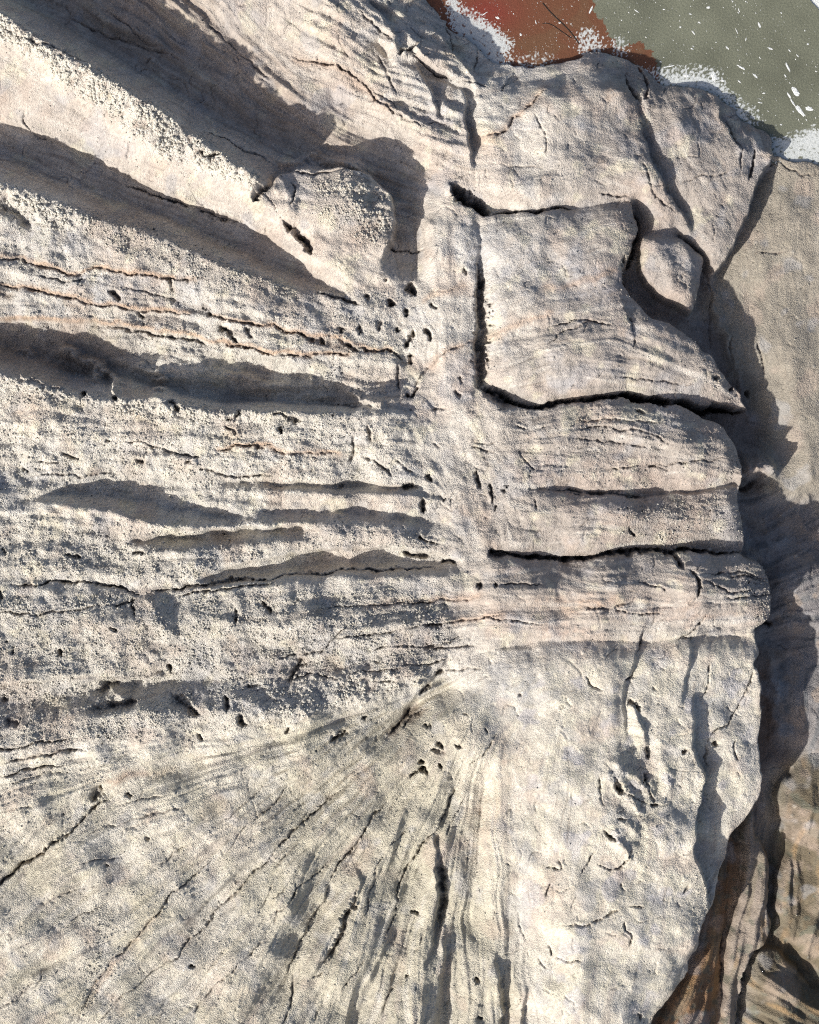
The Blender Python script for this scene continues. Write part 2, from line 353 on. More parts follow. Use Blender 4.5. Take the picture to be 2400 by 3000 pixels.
region(15, [(985, 200), (1060, 190), (1150, 90), (1300, 60), (1338, 195), (1352, 250), (1362, 310), (1385, 365), (1425, 430), (1462, 478), (1512, 560), (1480, 528), (1440, 496), (1400, 484), (1350, 478), (1330, 430), (1280, 430), (1200, 438), (1110, 445), (1040, 452), (1000, 440), (945, 392), (1000, 400), (1000, 340)])
region(18, [(1300, 60), (1338, 195), (1352, 250), (1362, 310), (1385, 365), (1425, 430), (1462, 478), (1510, 575), (1535, 545), (1575, 460), (1600, 385), (1637, 318), (1660, 260), (1500, 60)])
region(11, [(1000, 440), (1040, 452), (1110, 445), (1200, 438), (1280, 430)] + K3_EDGE + [(1580, 862), (1470, 852)] + K35[::-1] + SLOT[::-1])
region(17, [(1637, 318), (1600, 385), (1575, 460), (1535, 545), (1510, 575), (1500, 650), (1560, 790), (1610, 880), (1620, 1030), (1700, 1060), (1900, 1040), (1900, 250), (1700, 300)])
region(30, [(1330, 430), (1350, 478), (1400, 484), (1440, 496), (1480, 528), (1510, 565), (1500, 650), (1560, 790), (1610, 880), (1620, 1030), (1570, 1060), (1530, 900), (1425, 852), (1580, 862)] + K3_EDGE[::-1])
region(12, [(1352, 520), (1350, 580), (1385, 618), (1435, 650), (1458, 648), (1478, 605), (1490, 565), (1470, 520), (1430, 496), (1375, 492)])
region(10, K35 + K5_EDGE + [(1556, 1022), (1400, 1046), (1345, 1042), (1300, 1046), (1200, 1032), (1110, 1030), (1110, 870), (1000, 870)])
region(9, [(1110, 1030), (1200, 1032), (1300, 1046), (1345, 1042), (1400, 1046), (1556, 1022)] + K6_EDGE + [(1420, 1160), (1350, 1155), (1290, 1165), (1220, 1178), (1150, 1175), (1070, 1170), (1035, 1160)])
region(20, [(1566, 1000), (1590, 1010), (1620, 1030), (1700, 1060), (1900, 1040), (1900, 1700), (1690, 1620), (1660, 1560), (1640, 1400), (1600, 1330), (1630, 1268), (1624, 1220), (1560, 1160)])
region(21, [(1594, 1330), (1640, 1400), (1660, 1560), (1690, 1600), (1900, 1640), (1900, 1700), (1640, 1620), (1620, 1760), (1560, 2300), (1300, 2300), (1500, 1900), (1600, 1700)])
region(7, [(985, 1380), (1100, 1350), (1250, 1345), (1380, 1352), (1440, 1341), (1500, 1337)] + MASS_EDGE + [(1300, 2300), (1130, 2300), (1120, 2100), (1100, 1900), (1000, 1800), (960, 1650), (980, 1500)])
region(24, T(2, 3, [(960, 1170), (1050, 1000), (1100, 800), (1150, 500), (1310, 260)]) + RIBL[1:] + [(1380, 2300), (1350, 2200)])
L[(L == 24) & (mask(MASS_EDGE + [(1300, 2300), (1130, 2300), (1100, 1400)]) > .5)] = 7
region(22, BR[:] + [(1900, 2100), (1900, 1560), (1690, 1600)])
region(25, RIBR[7:8] + R7[1:] + [(1900, 2150), (1900, 2300), (1560, 2300)] + RIBR[:7:-1])
region(26, RIBR[3:8] + R7[1:] + [(1900, 2150), (1900, 2080)] + BR[::-1])
region(23, RIBR + RIBL[::-1])
region(8, [(985, 1204), (1035, 1160), (1070, 1170), (1150, 1175), (1220, 1178), (1290, 1165), (1350, 1155), (1420, 1160)] + K7_END + [(1500, 1335), (1440, 1340), (1380, 1350), (1250, 1350), (1100, 1350), (985, 1380), (1010, 1290)])
L[GY < 0] = np.where((L == 6)[GY < 0], 16, L[GY < 0])
PANELM = inpoly(PED + [(2200, 290), (2200, -300), (880, -300)], GX + WX, GY + WY)
L[PANELM] = 0

for r_, U_, A_, g_ in [(8, (5, 6), 20, 20), (9, (4,), 16, 17), (10, (4,), 20, 20), (11, (), 24, 24), (12, (), 12, 12), (14, (2,), 12, 14), (13, (4, 3), 12, 20), (15, (19,), 20, 30), (18, (), 13, 24), (7, (6,), 22, 30), (22, (26,), 24, 24), (23, (), 14, 11), (25, (), 22, 22), (24, (), 10, 14), (17, (20,), 14, 26)]:
    un = np.isin(L, (r_,) + U_).astype(np.float32)
    own = blur((L == r_).astype(np.float32), 30) if U_ else un
    own = np.where(un > 0, own / np.maximum(blur(un, 30), .3), 0) if U_ else un
    H += un * own * A_ * np.clip(2 * blur(un, g_) - 1, 0, 1)
H = H.astype(np.float32)

# ---------------------------------------------------------------- strokes: cracks, grooves, pits
def stroke(pts, width, depth, power=1.0, taper=True, smooth=True, side=0):
    P = chaikin(pts, 2) if smooth else np.array([q[:2] for q in pts], float)
    sl = win(P[:, 0].min() - width * 3 - 8, P[:, 1].min() - width * 3 - 8, P[:, 0].max() + width * 3 + 8, P[:, 1].max() + width * 3 + 8)
    X = GX[sl] + WX[sl]; Y = GY[sl] + WY[sl]
    if X.size == 0: return
    best = np.full(X.shape, 1e9); tt = np.zeros(X.shape)
    seg = np.hypot(*(P[1:] - P[:-1]).T); cum = np.concatenate([[0], np.cumsum(seg)]); tot = cum[-1]
    for k in range(len(P) - 1):
        a, b = P[k], P[k + 1]; d = b - a; l2 = d @ d + 1e-9
        t = np.clip(((X - a[0]) * d[0] + (Y - a[1]) * d[1]) / l2, 0, 1)
        q = np.hypot(X - a[0] - t * d[0], Y - a[1] - t * d[1])
        m = q < best; best[m] = q[m]; tt[m] = ((cum[k] + t * seg[k]) / tot)[m]
    wd = width * (np.minimum(1, 4.5 * np.minimum(tt, 1 - tt) + 0.25) if taper else 1)
    wd = wd * (1 + (MODN[sl] - 1) * (.25 if depth > 23 else 1))
    f = np.clip(1 - best / np.maximum(wd, 1.7), 0, 1) ** power
    H[sl] -= depth * MODD[sl] * f * (np.minimum(1, 4.5 * np.minimum(tt, 1 - tt) + 0.3) if taper else 1)
    STR[sl] = np.maximum(STR[sl], f)
STR = np.zeros((NY, NX), np.float32)
MODN = np.clip(1 + 0.38 * noise(7, 30, .9, 5), .3, 1.9); MODD = np.clip(1 + .3 * noise(12, 60, 1, 6), .35, 1.7)

def ridge(pts, width, height):
    """a swelling laid on the surface"""
    P = chaikin(pts, 2); sl = win(P[:, 0].min() - width * 2.6, P[:, 1].min() - width * 2.6, P[:, 0].max() + width * 2.6, P[:, 1].max() + width * 2.6)
    X = GX[sl] + WX[sl] * 1.5; Y = GY[sl] + WY[sl] * 1.5; best = np.full(X.shape, 1e9)
    for a, b in zip(P[:-1], P[1:]):
        d = b - a; t = np.clip(((X - a[0]) * d[0] + (Y - a[1]) * d[1]) / (d @ d + 1e-9), 0, 1)
        best = np.minimum(best, np.hypot(X - a[0] - t * d[0], Y - a[1] - t * d[1]))
    H[sl] += height * np.exp(-(best / width) ** 2) * (.75 + .25 * MODD[sl])
for q in [([(128, 738), (160, 748), (190, 768), (200, 785)], 13, 46), ([(212, 772), (240, 798), (246, 812)], 9, 42), ([(60, 792), (100, 806), (140, 822)], 7, 20), ([(30, 735), (60, 742)], 7, 24), ([(320, 795), (345, 800)], 6, 34), ([(330, 815), (348, 822)], 6, 34), ([(285, 770), (330, 778)], 8, 26), ([(470, 790), (530, 792)], 9, 18),
          ([(400, 742), (450, 760), (500, 770)], 16, 12), ([(620, 770), (680, 790), (740, 800)], 14, 12), ([(720, 850), (760, 842), (800, 850)], 8, 22), ([(735, 825), (760, 830)], 7, 20), ([(640, 790), (655, 800)], 6, 14),
          ([(596, 338), (640, 326), (700, 328), (745, 342)], 13, 30), ([(1565, 1000), (1600, 988), (1624, 984)], 17, 52), ([(1500, 600), (1540, 700), (1562, 790), (1596, 880)], 11, 13), ([(1520, 690), (1575, 760)], 20, 10), 
          ([(1390, 530), (1405, 580), (1430, 615)], 26, 8), ([(1665, 1080), (1720, 1060)], 12, 12), ([(1640, 1400), (1650, 1560)], 12, 10), ([(585, 400), (612, 395), (616, 440)], 12, 8), ([(20, 440), (60, 470)], 14, -24), ([(1480, 1330), (1540, 1326)], 14, -8),
          ([(720, 1425), (800, 1412), (880, 1420)], 22, 10), ([(540, 1480), (640, 1500)], 26, 16), ([(230, 1455), (260, 1470)], 8, 14), ([(310, 1440), (330, 1425)], 10, 18), ([(300, 1395), (330, 1385)], 14, 14), ([(360, 1330), (330, 1300), (320, 1270)], 18, 12),
          ([(1290, 1600), (1310, 1660), (1340, 1700)], 16, 12), ([(1320, 1620), (1360, 1650)], 12, 12), ([(1300, 1760), (1310, 1790)], 12, 12), ([(1330, 1740), (1300, 1730)], 10, 9), ([(1380, 1560), (1400, 1660)], 16, 9), ([(1010, 200), (990, 140)], 10, 8),
          ([(870, 250), (890, 290), (910, 330)], 26, 12), ([(935, 215), (955, 260)], 20, 14), ([(800, 215), (840, 245)], 18, 8), ([(660, 60), (700, 100)], 20, 10)]:
    ridge(*q)
def G(c, r, w_, d_, *pts, **k): stroke(T(c, r, pts), w_, d_, **k)
# deep cracks between the blocks
stroke(K35, 6, 46, .6); stroke([(1290, 832), (1350, 838), (1425, 852), (1500, 858), (1580, 864)], 8, 60, .5)
stroke([(1030, 1158), (1070, 1170), (1150, 1175), (1220, 1178), (1290, 1165), (1350, 1157), (1430, 1163), (1566, 1164)], 5.5, 48, .6)
stroke([(1030, 452), (1080, 448), (1160, 441), (1200, 438)], 4.5, 26); stroke([(945, 390), (985, 420), (1030, 450)], 17, 60, .6)
stroke([(1008, 560), (1014, 600), (1018, 680), (1014, 750), (1012, 815)], 14, 22, .7)
stroke([(1020, 820), (1050, 838), (1085, 858)], 17, 36, .7)
stroke([(1330, 430), (1347, 470), (1340, 520), (1318, 565)], 7, 30)
stroke(T(2, 1, [(480, 0), (485, 100), (500, 200)]), 6, 30)
stroke(PED, 2.4, 4, 1, False)
stroke([(1130, 1032), (1170, 1036), (1200, 1030), (1300, 1045), (1345, 1042), (1370, 1048)], 3.5, 12)
G(2, 0, 3.5, 14, (520, 440), (525, 540), (570, 590), (600, 640)); G(2, 0, 3.5, 14, (600, 400), (640, 480), (640, 590), (600, 640))
G(2, 0, 3, 8, (610, 1040), (630, 1160), (720, 1260), (800, 1330)); G(2, 0, 2.5, 5, (850, 1150), (1000, 1100), (1150, 1080))
G(2, 0, 3, 8, (1130, 740), (1200, 850), (1260, 960), (1230, 1100)); G(2, 0, 4, 16, (1320, 940), (1325, 1060), (1290, 1150))
G(2, 0, 3, 10, (340, 1220), (440, 1240), (520, 1260)); G(2, 0, 2.2, 4, (1350, 1580), (1440, 1590), (1550, 1575)); G(2, 0, 2.5, 5, (1400, 1040), (1460, 1000), (1560, 1040), (1700, 1080))
G(1, 0, 3.5, 13, (130, 340), (430, 420), (540, 480), (620, 580), (700, 670), (820, 740), (940, 790), (945, 830))
G(1, 0, 2.5, 7, (560, 500), (680, 600), (800, 700)); G(1, 0, 5, 22, (800, 350), (860, 320), (920, 270)); G(1, 0, 4, 26, (880, 345), (980, 420), (1140, 505))
G(1, 0, 3, 8, (660, 350), (740, 480), (790, 580)); G(1, 0, 2.5, 6, (400, 200), (410, 300), (500, 380)); G(1, 0, 3, 9, (550, 80), (640, 160), (760, 280))
G(1, 0, 2.5, 8, (1160, 520), (1280, 520), (1350, 540)); G(1, 0, 2.5, 8, (1280, 250), (1300, 300), (1270, 420)); G(1, 0, 2, 5, (950, 790), (1050, 770), (1130, 800))
G(1, 0, 2.5, 7, (1090, 80), (1140, 260), (1150, 330)); G(1, 0, 3, 9, (1300, 860), (1450, 850), (1550, 740), (1725, 580)); G(1, 0, 2.5, 6, (1650, 720), (1700, 860), (1725, 1000))
G(1, 0, 2, 4, (1350, 1040), (1500, 1050), (1700, 1070)); G(1, 0, 3, 12, (110, 1300), (150, 1200), (130, 1160)); G(1, 0, 11, 42, (70, 1420), (150, 1460), (210, 1530), (245, 1610))
G(1, 0, 3, 12, (720, 1530), (800, 1580), (960, 1570)); G(1, 0, 3, 9, (130, 1090), (300, 1110), (480, 1090))
# knob crevices
G(0, 0, 11, 40, (1680, 1180), (1640, 1240), (1610, 1290)); G(0, 0, 3, 10, (1270, 830), (1440, 890), (1600, 960), (1725, 1030)); G(0, 0, 6, 22, (1290, 1000), (1350, 1020), (1420, 1010))
G(0, 0, 3, 9, (150, 700), (150, 780), (240, 850), (330, 890)); G(0, 0, 4, 18, (780, 1150), (900, 1180), (1020, 1240), (1200, 1290)); G(0, 0, 4.5, 20, (1200, 1290), (1400, 1350), (1540, 1400))
G(0, 0, 2.5, 7, (650, 30), (740, 80), (880, 200), (1000, 260)); G(0, 0, 3, 8, (400, 60), (640, 180), (900, 240), (1100, 330)); G(0, 0, 3, 10, (880, 350), (920, 310))
G(0, 0, 2.5, 6, (1240, 90), (1400, 200), (1500, 320), (1725, 480)); G(0, 0, 2.5, 6, (820, 900), (840, 960), (820, 1000)); G(0, 0, 3, 8, (0, 200), (120, 270), (300, 330), (480, 400), (590, 460))
# strata left
G(0, 1, 3.5, 13, (0, 20), (150, 40), (320, 90), (520, 130)); G(0, 1, 3, 12, (530, 120), (650, 85), (850, 120), (1050, 150), (1200, 170), (1300, 160))
G(0, 1, 3, 9, (240, 130), (380, 160), (560, 165)); G(0, 1, 3, 9, (780, 200), (900, 220), (1000, 250), (1180, 280)); G(0, 1, 8, 26, (700, 225), (750, 245), (765, 300))
G(0, 1, 3.5, 13, (210, 215), (400, 260), (600, 310), (850, 340), (1000, 345), (1200, 375)); G(0, 1, 4, 15, (0, 195), (150, 200), (300, 230)); G(0, 1, 5, 18, (1290, 290), (1310, 370), (1330, 385))
G(0, 1, 4, 14, (1330, 390), (1500, 425), (1600, 440), (1725, 440)); G(0, 1, 5, 18, (1070, 140), (1090, 200), (1110, 240)); G(0, 1, 5, 18, (870, 340), (900, 390)); G(0, 1, 5, 18, (1400, 540), (1500, 560), (1725, 620))
G(0, 1, 7, 22, (1380, 440), (1460, 480), (1500, 540)); G(0, 1, 7, 20, (1540, 460), (1600, 520)); G(0, 1, 4, 14, (600, 420), (720, 440), (900, 470), (1100, 510), (1350, 560))
G(0, 1, 9, 30, (1080, 910), (1130, 950), (1150, 990)); G(0, 1, 8, 26, (720, 880), (750, 930)); G(0, 1, 7, 24, (520, 860), (560, 900)); G(0, 1, 5, 20, (1440, 1040), (1540, 980))
G(0, 1, 3.5, 12, (800, 1180), (960, 1180), (1050, 1220), (1180, 1270), (1300, 1280)); G(0, 1, 5, 18, (690, 1160), (720, 1170)); G(0, 1, 4, 16, (400, 1240), (520, 1290)); G(0, 1, 4, 14, (1270, 1350), (1400, 1370), (1550, 1400), (1725, 1380))
G(0, 1, 3, 10, (240, 1290), (340, 1300), (400, 1310)); G(0, 1, 4, 15, (1380, 1230), (1480, 1200), (1600, 1210), (1725, 1220)); G(0, 1, 3, 10, (200, 1390), (500, 1370), (740, 1380))
G(0, 1, 5, 16, (1440, 1090), (1500, 1120)); G(0, 1, 5, 16, (860, 1290), (910, 1300)); G(0, 1, 4, 14, (1170, 1310), (1210, 1300)); G(0, 1, 4, 14, (150, 1340), (190, 1370))
# middle crop
G(1, 1, 4.5, 20, (280, 240), (400, 260), (550, 300)); G(1, 1, 6, 22, (440, 440), (430, 500)); G(1, 1, 8, 18, (540, 450), (560, 490)); G(1, 1, 4, 15, (0, 440), (200, 510), (300, 530))
G(1, 1, 6, 22, (300, 520), (330, 560)); G(1, 1, 7, 24, (400, 530), (470, 560), (530, 600)); G(1, 1, 4, 14, (540, 580), (650, 590), (760, 600), (820, 650)); G(1, 1, 3.5, 12, (0, 620), (50, 640), (200, 620), (450, 620), (530, 600))
for q in [((850, 170), (905, 235), 10, 44), ((735, 270), (750, 330), 8, 30), ((830, 320), (845, 380), 7, 30), ((1000, 310), (1035, 350), 5, 20), ((885, 460), (840, 570), 6, 34),
          ((975, 460), (990, 530), 6, 26), ((870, 610), (880, 690), 6, 30), ((780, 450), (800, 490), 5, 20), ((700, 140), (710, 165), 4, 18), ((590, 240), (600, 290), 5, 16),
          ((675, 400), (680, 480), 6, 14), ((965, 1380), (1000, 1440), 6, 26), ((955, 1540), (965, 1610), 9, 34), ((740, 590), (740, 610), 4, 14), ((850, 890), (860, 860), 5, 20),
          ((1190, 90), (1210, 140), 5, 20), ((1290, 1350), (1300, 1470), 4, 18), ((1370, 1430), (1385, 1550), 5, 20), ((1480, 1440), (1465, 1500), 4, 16), ((1415, 1560), (1410, 1610), 3.5, 14),
          ((1660, 1540), (1670, 1590), 2.5, 10), ((1180, 750), (1200, 800), 4, 10), ((1150, 860), (1200, 880), 6, 12), ((930, 820), (870, 890), 3.5, 16), ((40, 1080), (60, 1130), 6, 22), ((610, 1060), (620, 1170), 6, 14),
          ((410, 1440), (450, 1450), 4, 12), ((1090, 1520), (1060, 1540), 3, 10)]:
    stroke(T(1, 1, [q[0], q[1]]), q[2], q[3], .8, smooth=False)
G(1, 1, 12, 26, (1300, 130), (1330, 180), (1340, 260)); G(1, 1, 4, 14, (790, 680), (780, 780), (800, 850)); G(1, 1, 3, 10, (1000, 970), (1100, 960)); G(1, 1, 2.5, 6, (1010, 1180), (1060, 1210)); G(1, 1, 2.5, 6, (1250, 1160), (1320, 1190), (1400, 1180))
G(1, 1, 2.5, 6, (1260, 1200), (1400, 1240)); G(1, 1, 2.5, 8, (1550, 1080), (1600, 1110)); G(1, 1, 2.5, 8, (1560, 1240), (1580, 1310), (1650, 1360)); G(1, 1, 3, 9, (780, 1290), (850, 1350), (875, 1380))
G(1, 1, 4, 14, (820, 1450), (860, 1440), (915, 1480)); G(1, 1, 8, 22, (820, 1455), (900, 1465)); G(1, 1, 4, 12, (0, 1000), (80, 1010), (200, 1050)); G(1, 1, 6, 14, (80, 1020), (200, 1060)); G(1, 1, 3, 8, (330, 930), (420, 950), (560, 950))
G(1, 1, 3, 8, (0, 1240), (200, 1250), (420, 1255)); G(1, 1, 4, 12, (500, 1150), (510, 1230), (480, 1290)); G(1, 1, 4, 12, (560, 1270), (640, 1300), (740, 1380)); G(1, 1, 3, 5, (1000, 700), (1100, 600), (1280, 540)); G(1, 1, 3, 5, (900, 830), (950, 740), (1000, 690))
# ledge grain and cracks
for q in [[(1010, 0), (1070, 180), (1080, 420), (1060, 560)], [(490, 380), (540, 480), (545, 590)], [(420, 770), (560, 780), (750, 800), (900, 810)], [(420, 430), (200, 440), (0, 560)],
          [(200, 1040), (400, 1050), (700, 1060)], [(200, 1090), (450, 1090), (650, 1140), (730, 1180), (810, 1190)], [(140, 1170), (400, 1160), (600, 1210)], [(300, 1350), (500, 1350), (760, 1310), (1100, 1280)],
          [(600, 1310), (780, 1350)], [(0, 460), (150, 420), (400, 440)], [(1200, 480), (1210, 680)], [(1350, 500), (1400, 650), (1390, 740)], [(1110, 460), (1160, 500)], [(30, 1480), (200, 1510), (400, 1490), (560, 1500), (640, 1540)]]:
    G(2, 1, 2.6, 7, *q)
G(2, 1, 6, 24, (1310, 830), (1330, 870)); G(2, 1, 5, 12, (560, 970), (600, 1010)); G(2, 1, 9, 10, (1040, 770), (1070, 800)); G(2, 1, 5, 18, (1180, 800), (1160, 860)); G(2, 1, 10, 26, (1220, 1450), (1380, 1430))
for q in [[(550, 560), (420, 580), (420, 610), (560, 640), (760, 640)], [(230, 600), (340, 605), (400, 600)], [(560, 450), (700, 460), (740, 500)], [(980, 380), (1150, 410), (1400, 430)], [(960, 430), (1100, 490), (1300, 500)],
          [(1020, 400), (1200, 380), (1380, 420)], [(1100, 520), (1300, 530), (1430, 530)], [(600, 730), (600, 840), (560, 900)], [(1300, 980), (1290, 1040), (1250, 1150), (1200, 1250), (1140, 1330), (1050, 1370), (1010, 1460)],
          [(1170, 1420), (1180, 1510), (1200, 1550)], [(820, 810), (900, 760), (1000, 640)], [(860, 800), (930, 790)], [(240, 1030), (260, 1090), (340, 1120)], [(1030, 940), (1010, 1060), (980, 1150)], [(1000, 1480), (1010, 1600)], [(650, 1090), (700, 1120)]]:
    G(2, 2, 2.6, 8, *q)
G(2, 2, 7, 24, (800, 250), (840, 340)); G(2, 2, 4.5, 18, (890, 350), (940, 450), (935, 530)); G(2, 2, 4.5, 20, (545, 990), (500, 1070)); G(2, 2, 6, 22, (850, 1500), (890, 1470)); G(2, 2, 6, 26, (630, 1470), (650, 1530)); G(2, 2, 8, 24, (1060, 1450), (1070, 1490))
G(2, 2, 8, 18, (510, 1180), (580, 1240)); G(2, 2, 5, 24, (520, 90), (560, 150)); G(2, 2, 5, 20, (1380, 690), (1470, 730))
for q in [((600, 440), (1300, 460), 6, 20), ((1390, 450), (1400, 470), 5, 16)]:
    pass
G(1, 2, 6, 26, (1290, 450), (1310, 475), smooth=False); G(1, 2, 5, 16, (1390, 445), (1400, 470), smooth=False)
G(1, 2, 10, 40, (1380, 230), (1400, 280), (1480, 290)); G(1, 2, 8, 26, (830, 260), (900, 270), (990, 275)); G(1, 2, 5, 18, (1060, 330), (1110, 300), (1150, 320)); G(1, 2, 4, 14, (910, 150), (990, 190), (1060, 200)); G(1, 2, 6, 20, (910, 150), (930, 170))
for q in [[(-500, 470), (0, 410), (350, 380), (700, 360), (1060, 370)], [(0, 440), (-300, 480), (-600, 520)]]:
    G(1, 2, 3.5, 16, *q)
for q in [[(300, 610), (500, 590), (750, 590), (1080, 560), (1300, 530)], [(800, 740), (950, 710), (1130, 700), (1450, 640)], [(380, 790), (560, 780), (780, 740)], [(560, 870), (750, 840), (1080, 840), (1200, 780)], [(0, 920), (280, 900), (380, 790), (490, 710)],
          [(90, 1050), (250, 1020), (430, 1050)], [(480, 1020), (600, 1000), (820, 990)], [(830, 970), (960, 960), (1100, 930)], [(1090, 1000), (1300, 985)], [(960, 880), (1300, 830)], [(600, 1060), (800, 1060)], [(1430, 445), (1700, 450)], [(1300, 660), (1700, 700)],
          [(1190, 1260), (1220, 1280)], [(1330, 1340), (1360, 1390)], [(1240, 1590), (1380, 1470), (1410, 1400)], [(1550, 1130), (1560, 1150)]]:
    G(1, 2, 2.6, 9, *q)
G(1, 2, 6, 14, (960, 720), (1070, 710)); G(1, 2, 7, 16, (960, 850), (1080, 860)); G(1, 2, 7, 20, (1080, 1000), (1030, 1030)); G(1, 2, 6, 26, (1010, 1070), (920, 1150), (950, 1130)); G(1, 2, 5, 24, (880, 1250), (800, 1340), (740, 1400)); G(1, 2, 4, 18, (960, 1240), (880, 1300), (820, 1380))
G(1, 2, 8, 22, (370, 1430), (480, 1380)); G(1, 2, 4, 16, (120, 1350), (90, 1380)); G(1, 2, 4, 14, (600, 1280), (560, 1300)); G(1, 2, 7, 18, (200, 920), (100, 1060))
for q in [((1040, 1440), (1080, 1480), 6, 24), ((1060, 1580), (1075, 1610), 6, 24), ((920, 1560), (950, 1600), 7, 26), ((950, 1330), (970, 1370), 5, 18), ((1160, 1450), (1190, 1470), 4, 16), ((980, 1330), (990, 1370), 3.5, 14), ((1000, 1500), (1100, 1500), 4, 14), ((640, 920), (680, 950), 4, 10)]:
    stroke(T(1, 2, [q[0], q[1]]), q[2], q[3], .8, smooth=False)
G(1, 3, 4, 16, (860, 60), (880, 30), (960, 20)); G(1, 3, 6, 22, (930, 5), (970, 40))
# left lower crop
for q in [[(80, 460), (340, 455), (560, 430), (700, 470), (880, 510)], [(940, 510), (1080, 490), (1250, 455), (1500, 425), (1725, 410)], [(720, 580), (820, 575), (880, 540)], [(860, 530), (870, 650)]]:
    G(0, 2, 4, 18, *q)
G(0, 2, 3, 10, (0, 635), (300, 630), (600, 605), (720, 590)); G(0, 2, 8, 24, (0, 500), (30, 560)); G(0, 2, 5, 18, (20, 220), (60, 260)); G(0, 2, 6, 20, (430, 270), (520, 290)); G(0, 2, 6, 20, (860, 240), (920, 265))
G(0, 2, 6, 22, (1680, 560), (1700, 640)); G(0, 2, 5, 18, (1480, 600), (1500, 700)); G(0, 2, 5, 20, (380, 860), (400, 900)); G(0, 2, 5, 20, (100, 860), (100, 890)); G(0, 2, 5, 18, (700, 720), (740, 750)); G(0, 2, 6, 22, (1050, 960), (1080, 1020))
G(0, 2, 15, 24, (600, 1120), (760, 1080)); G(0, 2, 15, 26, (580, 1250), (740, 1220), (880, 1190)); G(0, 2, 15, 28, (1080, 1150), (1180, 1230), (1260, 1280)); G(0, 2, 10, 30, (1420, 1150), (1450, 1240)); G(0, 2, 10, 26, (1530, 1270), (1540, 1350)); G(0, 2, 8, 18, (30, 1320), (120, 1330))
G(0, 2, 12, 18, (20, 1170), (60, 1180)); G(0, 2, 4, 14, (1560, 1110), (1640, 1100)); G(0, 2, 5, 16, (1260, 1400), (1290, 1440)); G(0, 2, 4, 12, (30, 1580), (300, 1530), (400, 1500), (560, 1500)); G(0, 2, 3.5, 12, (-60, 1500), (100, 1480), (300, 1440), (450, 1430)); G(0, 2, 3, 10, (0, 1660), (200, 1620), (420, 1590))
for k, q in enumerate([[(-40, 760), (0, 740), (60, 690), (150, 610), (270, 540), (300, 510)], [(300, 510), (430, 410), (520, 320), (600, 240), (670, 190)], [(680, 1240), (820, 1110), (900, 1030), (1000, 900), (1100, 800), (1200, 690), (1340, 590)],
          [(1050, 1240), (1180, 1130), (1320, 970), (1410, 860), (1500, 770), (1620, 660), (1725, 550)], [(1440, 500), (1500, 440), (1570, 370)], [(1370, 370), (1530, 240), (1620, 170), (1725, 80)], [(1560, 350), (1640, 300), (1725, 220)], [(630, 1600), (780, 1430)],
          [(780, 1430), (900, 1350), (1000, 1260), (1080, 1210)], [(490, 1600), (540, 1500), (600, 1370), (700, 1200)], [(0, 110), (160, 60), (330, 30), (430, 20)], [(0, 270), (160, 240), (240, 230)], [(720, 240), (850, 200), (1090, 160)], [(560, 420), (760, 350), (940, 290), (1210, 230)],
          [(1000, 600), (1100, 530), (1180, 490)], [(500, 610), (620, 570), (780, 550)], [(0, 1530), (100, 1450), (200, 1370), (300, 1280)], [(450, 960), (560, 920), (640, 870)], [(1180, 1600), (1300, 1440), (1420, 1300), (1560, 1180), (1725, 1060)], [(1640, 900), (1700, 780), (1725, 690)], [(260, 860), (420, 790), (600, 740)]]):
    G(0, 3, (5, 4, 3, 3)[k] if k < 4 else 2.1, (24, 18, 10, 10)[k] if k < 4 else 5, *q)
G(0, 3, 10, 26, (650, 120), (610, 170), (590, 210)); G(0, 3, 6, 24, (270, 515), (305, 515)); G(0, 3, 6, 24, (10, 730), (70, 690)); G(0, 3, 6, 20, (670, 600), (700, 620)); G(0, 3, 6, 18, (1200, 1230), (1240, 1250)); G(0, 3, 4, 16, (910, 430), (940, 440)); G(0, 3, 5, 18, (800, 150), (830, 175))
for k, q in enumerate([[(0, 540), (100, 430), (160, 370), (220, 320), (300, 260), (420, 130)], [(350, 740), (420, 620), (490, 520), (550, 420), (640, 300), (720, 210)], [(90, 1300), (170, 1120), (220, 1000), (300, 860), (350, 760)], [(690, 550), (640, 700), (600, 860), (560, 960)],
          [(740, 480), (800, 440), (860, 370)], [(780, 900), (790, 780), (830, 680), (870, 580), (950, 480), (1040, 370)], [(680, 1110), (730, 1030), (780, 930)], [(0, 230), (60, 170), (110, 110)], [(0, 640), (60, 560), (180, 460)], [(60, 900), (180, 740), (340, 600)],
          [(440, 1380), (520, 1290), (590, 1190)], [(60, 1610), (120, 1500), (130, 1300)], [(250, 1600), (270, 1550), (340, 1480)], [(900, 1180), (950, 1050)], [(690, 1600), (720, 1450), (800, 1330)], [(1040, 360), (1080, 280), (1150, 140)], [(1080, 500), (1130, 340), (1210, 200)],
          [(1540, 900), (1560, 1000), (1590, 1090)], [(1400, 900), (1395, 960)], [(1100, 820), (1110, 860)], [(1660, 1200), (1725, 1240)], [(320, 1280), (230, 1320)], [(0, 970), (80, 860), (180, 740)], [(0, 820), (90, 740)]]):
    G(1, 3, 3.4 if k in (0, 1, 2, 5, 11, 15) else 2.2, 12 if k in (0, 1, 2, 5, 11, 15) else 6, *q)
G(1, 3, 12, 26, (1060, 560), (1070, 700), (1080, 860), (1060, 1020)); G(1, 3, 9, 20, (530, 760), (470, 940), (400, 1100), (320, 1230)); G(1, 3, 6, 18, (880, 905), (930, 920)); G(1, 3, 4, 20, (775, 900), (785, 905)); G(1, 3, 7, 20, (1260, 1310), (1300, 1340)); G(1, 3, 6, 22, (1300, 1560), (1330, 1590)); G(1, 3, 5, 18, (830, 1290), (860, 1310))
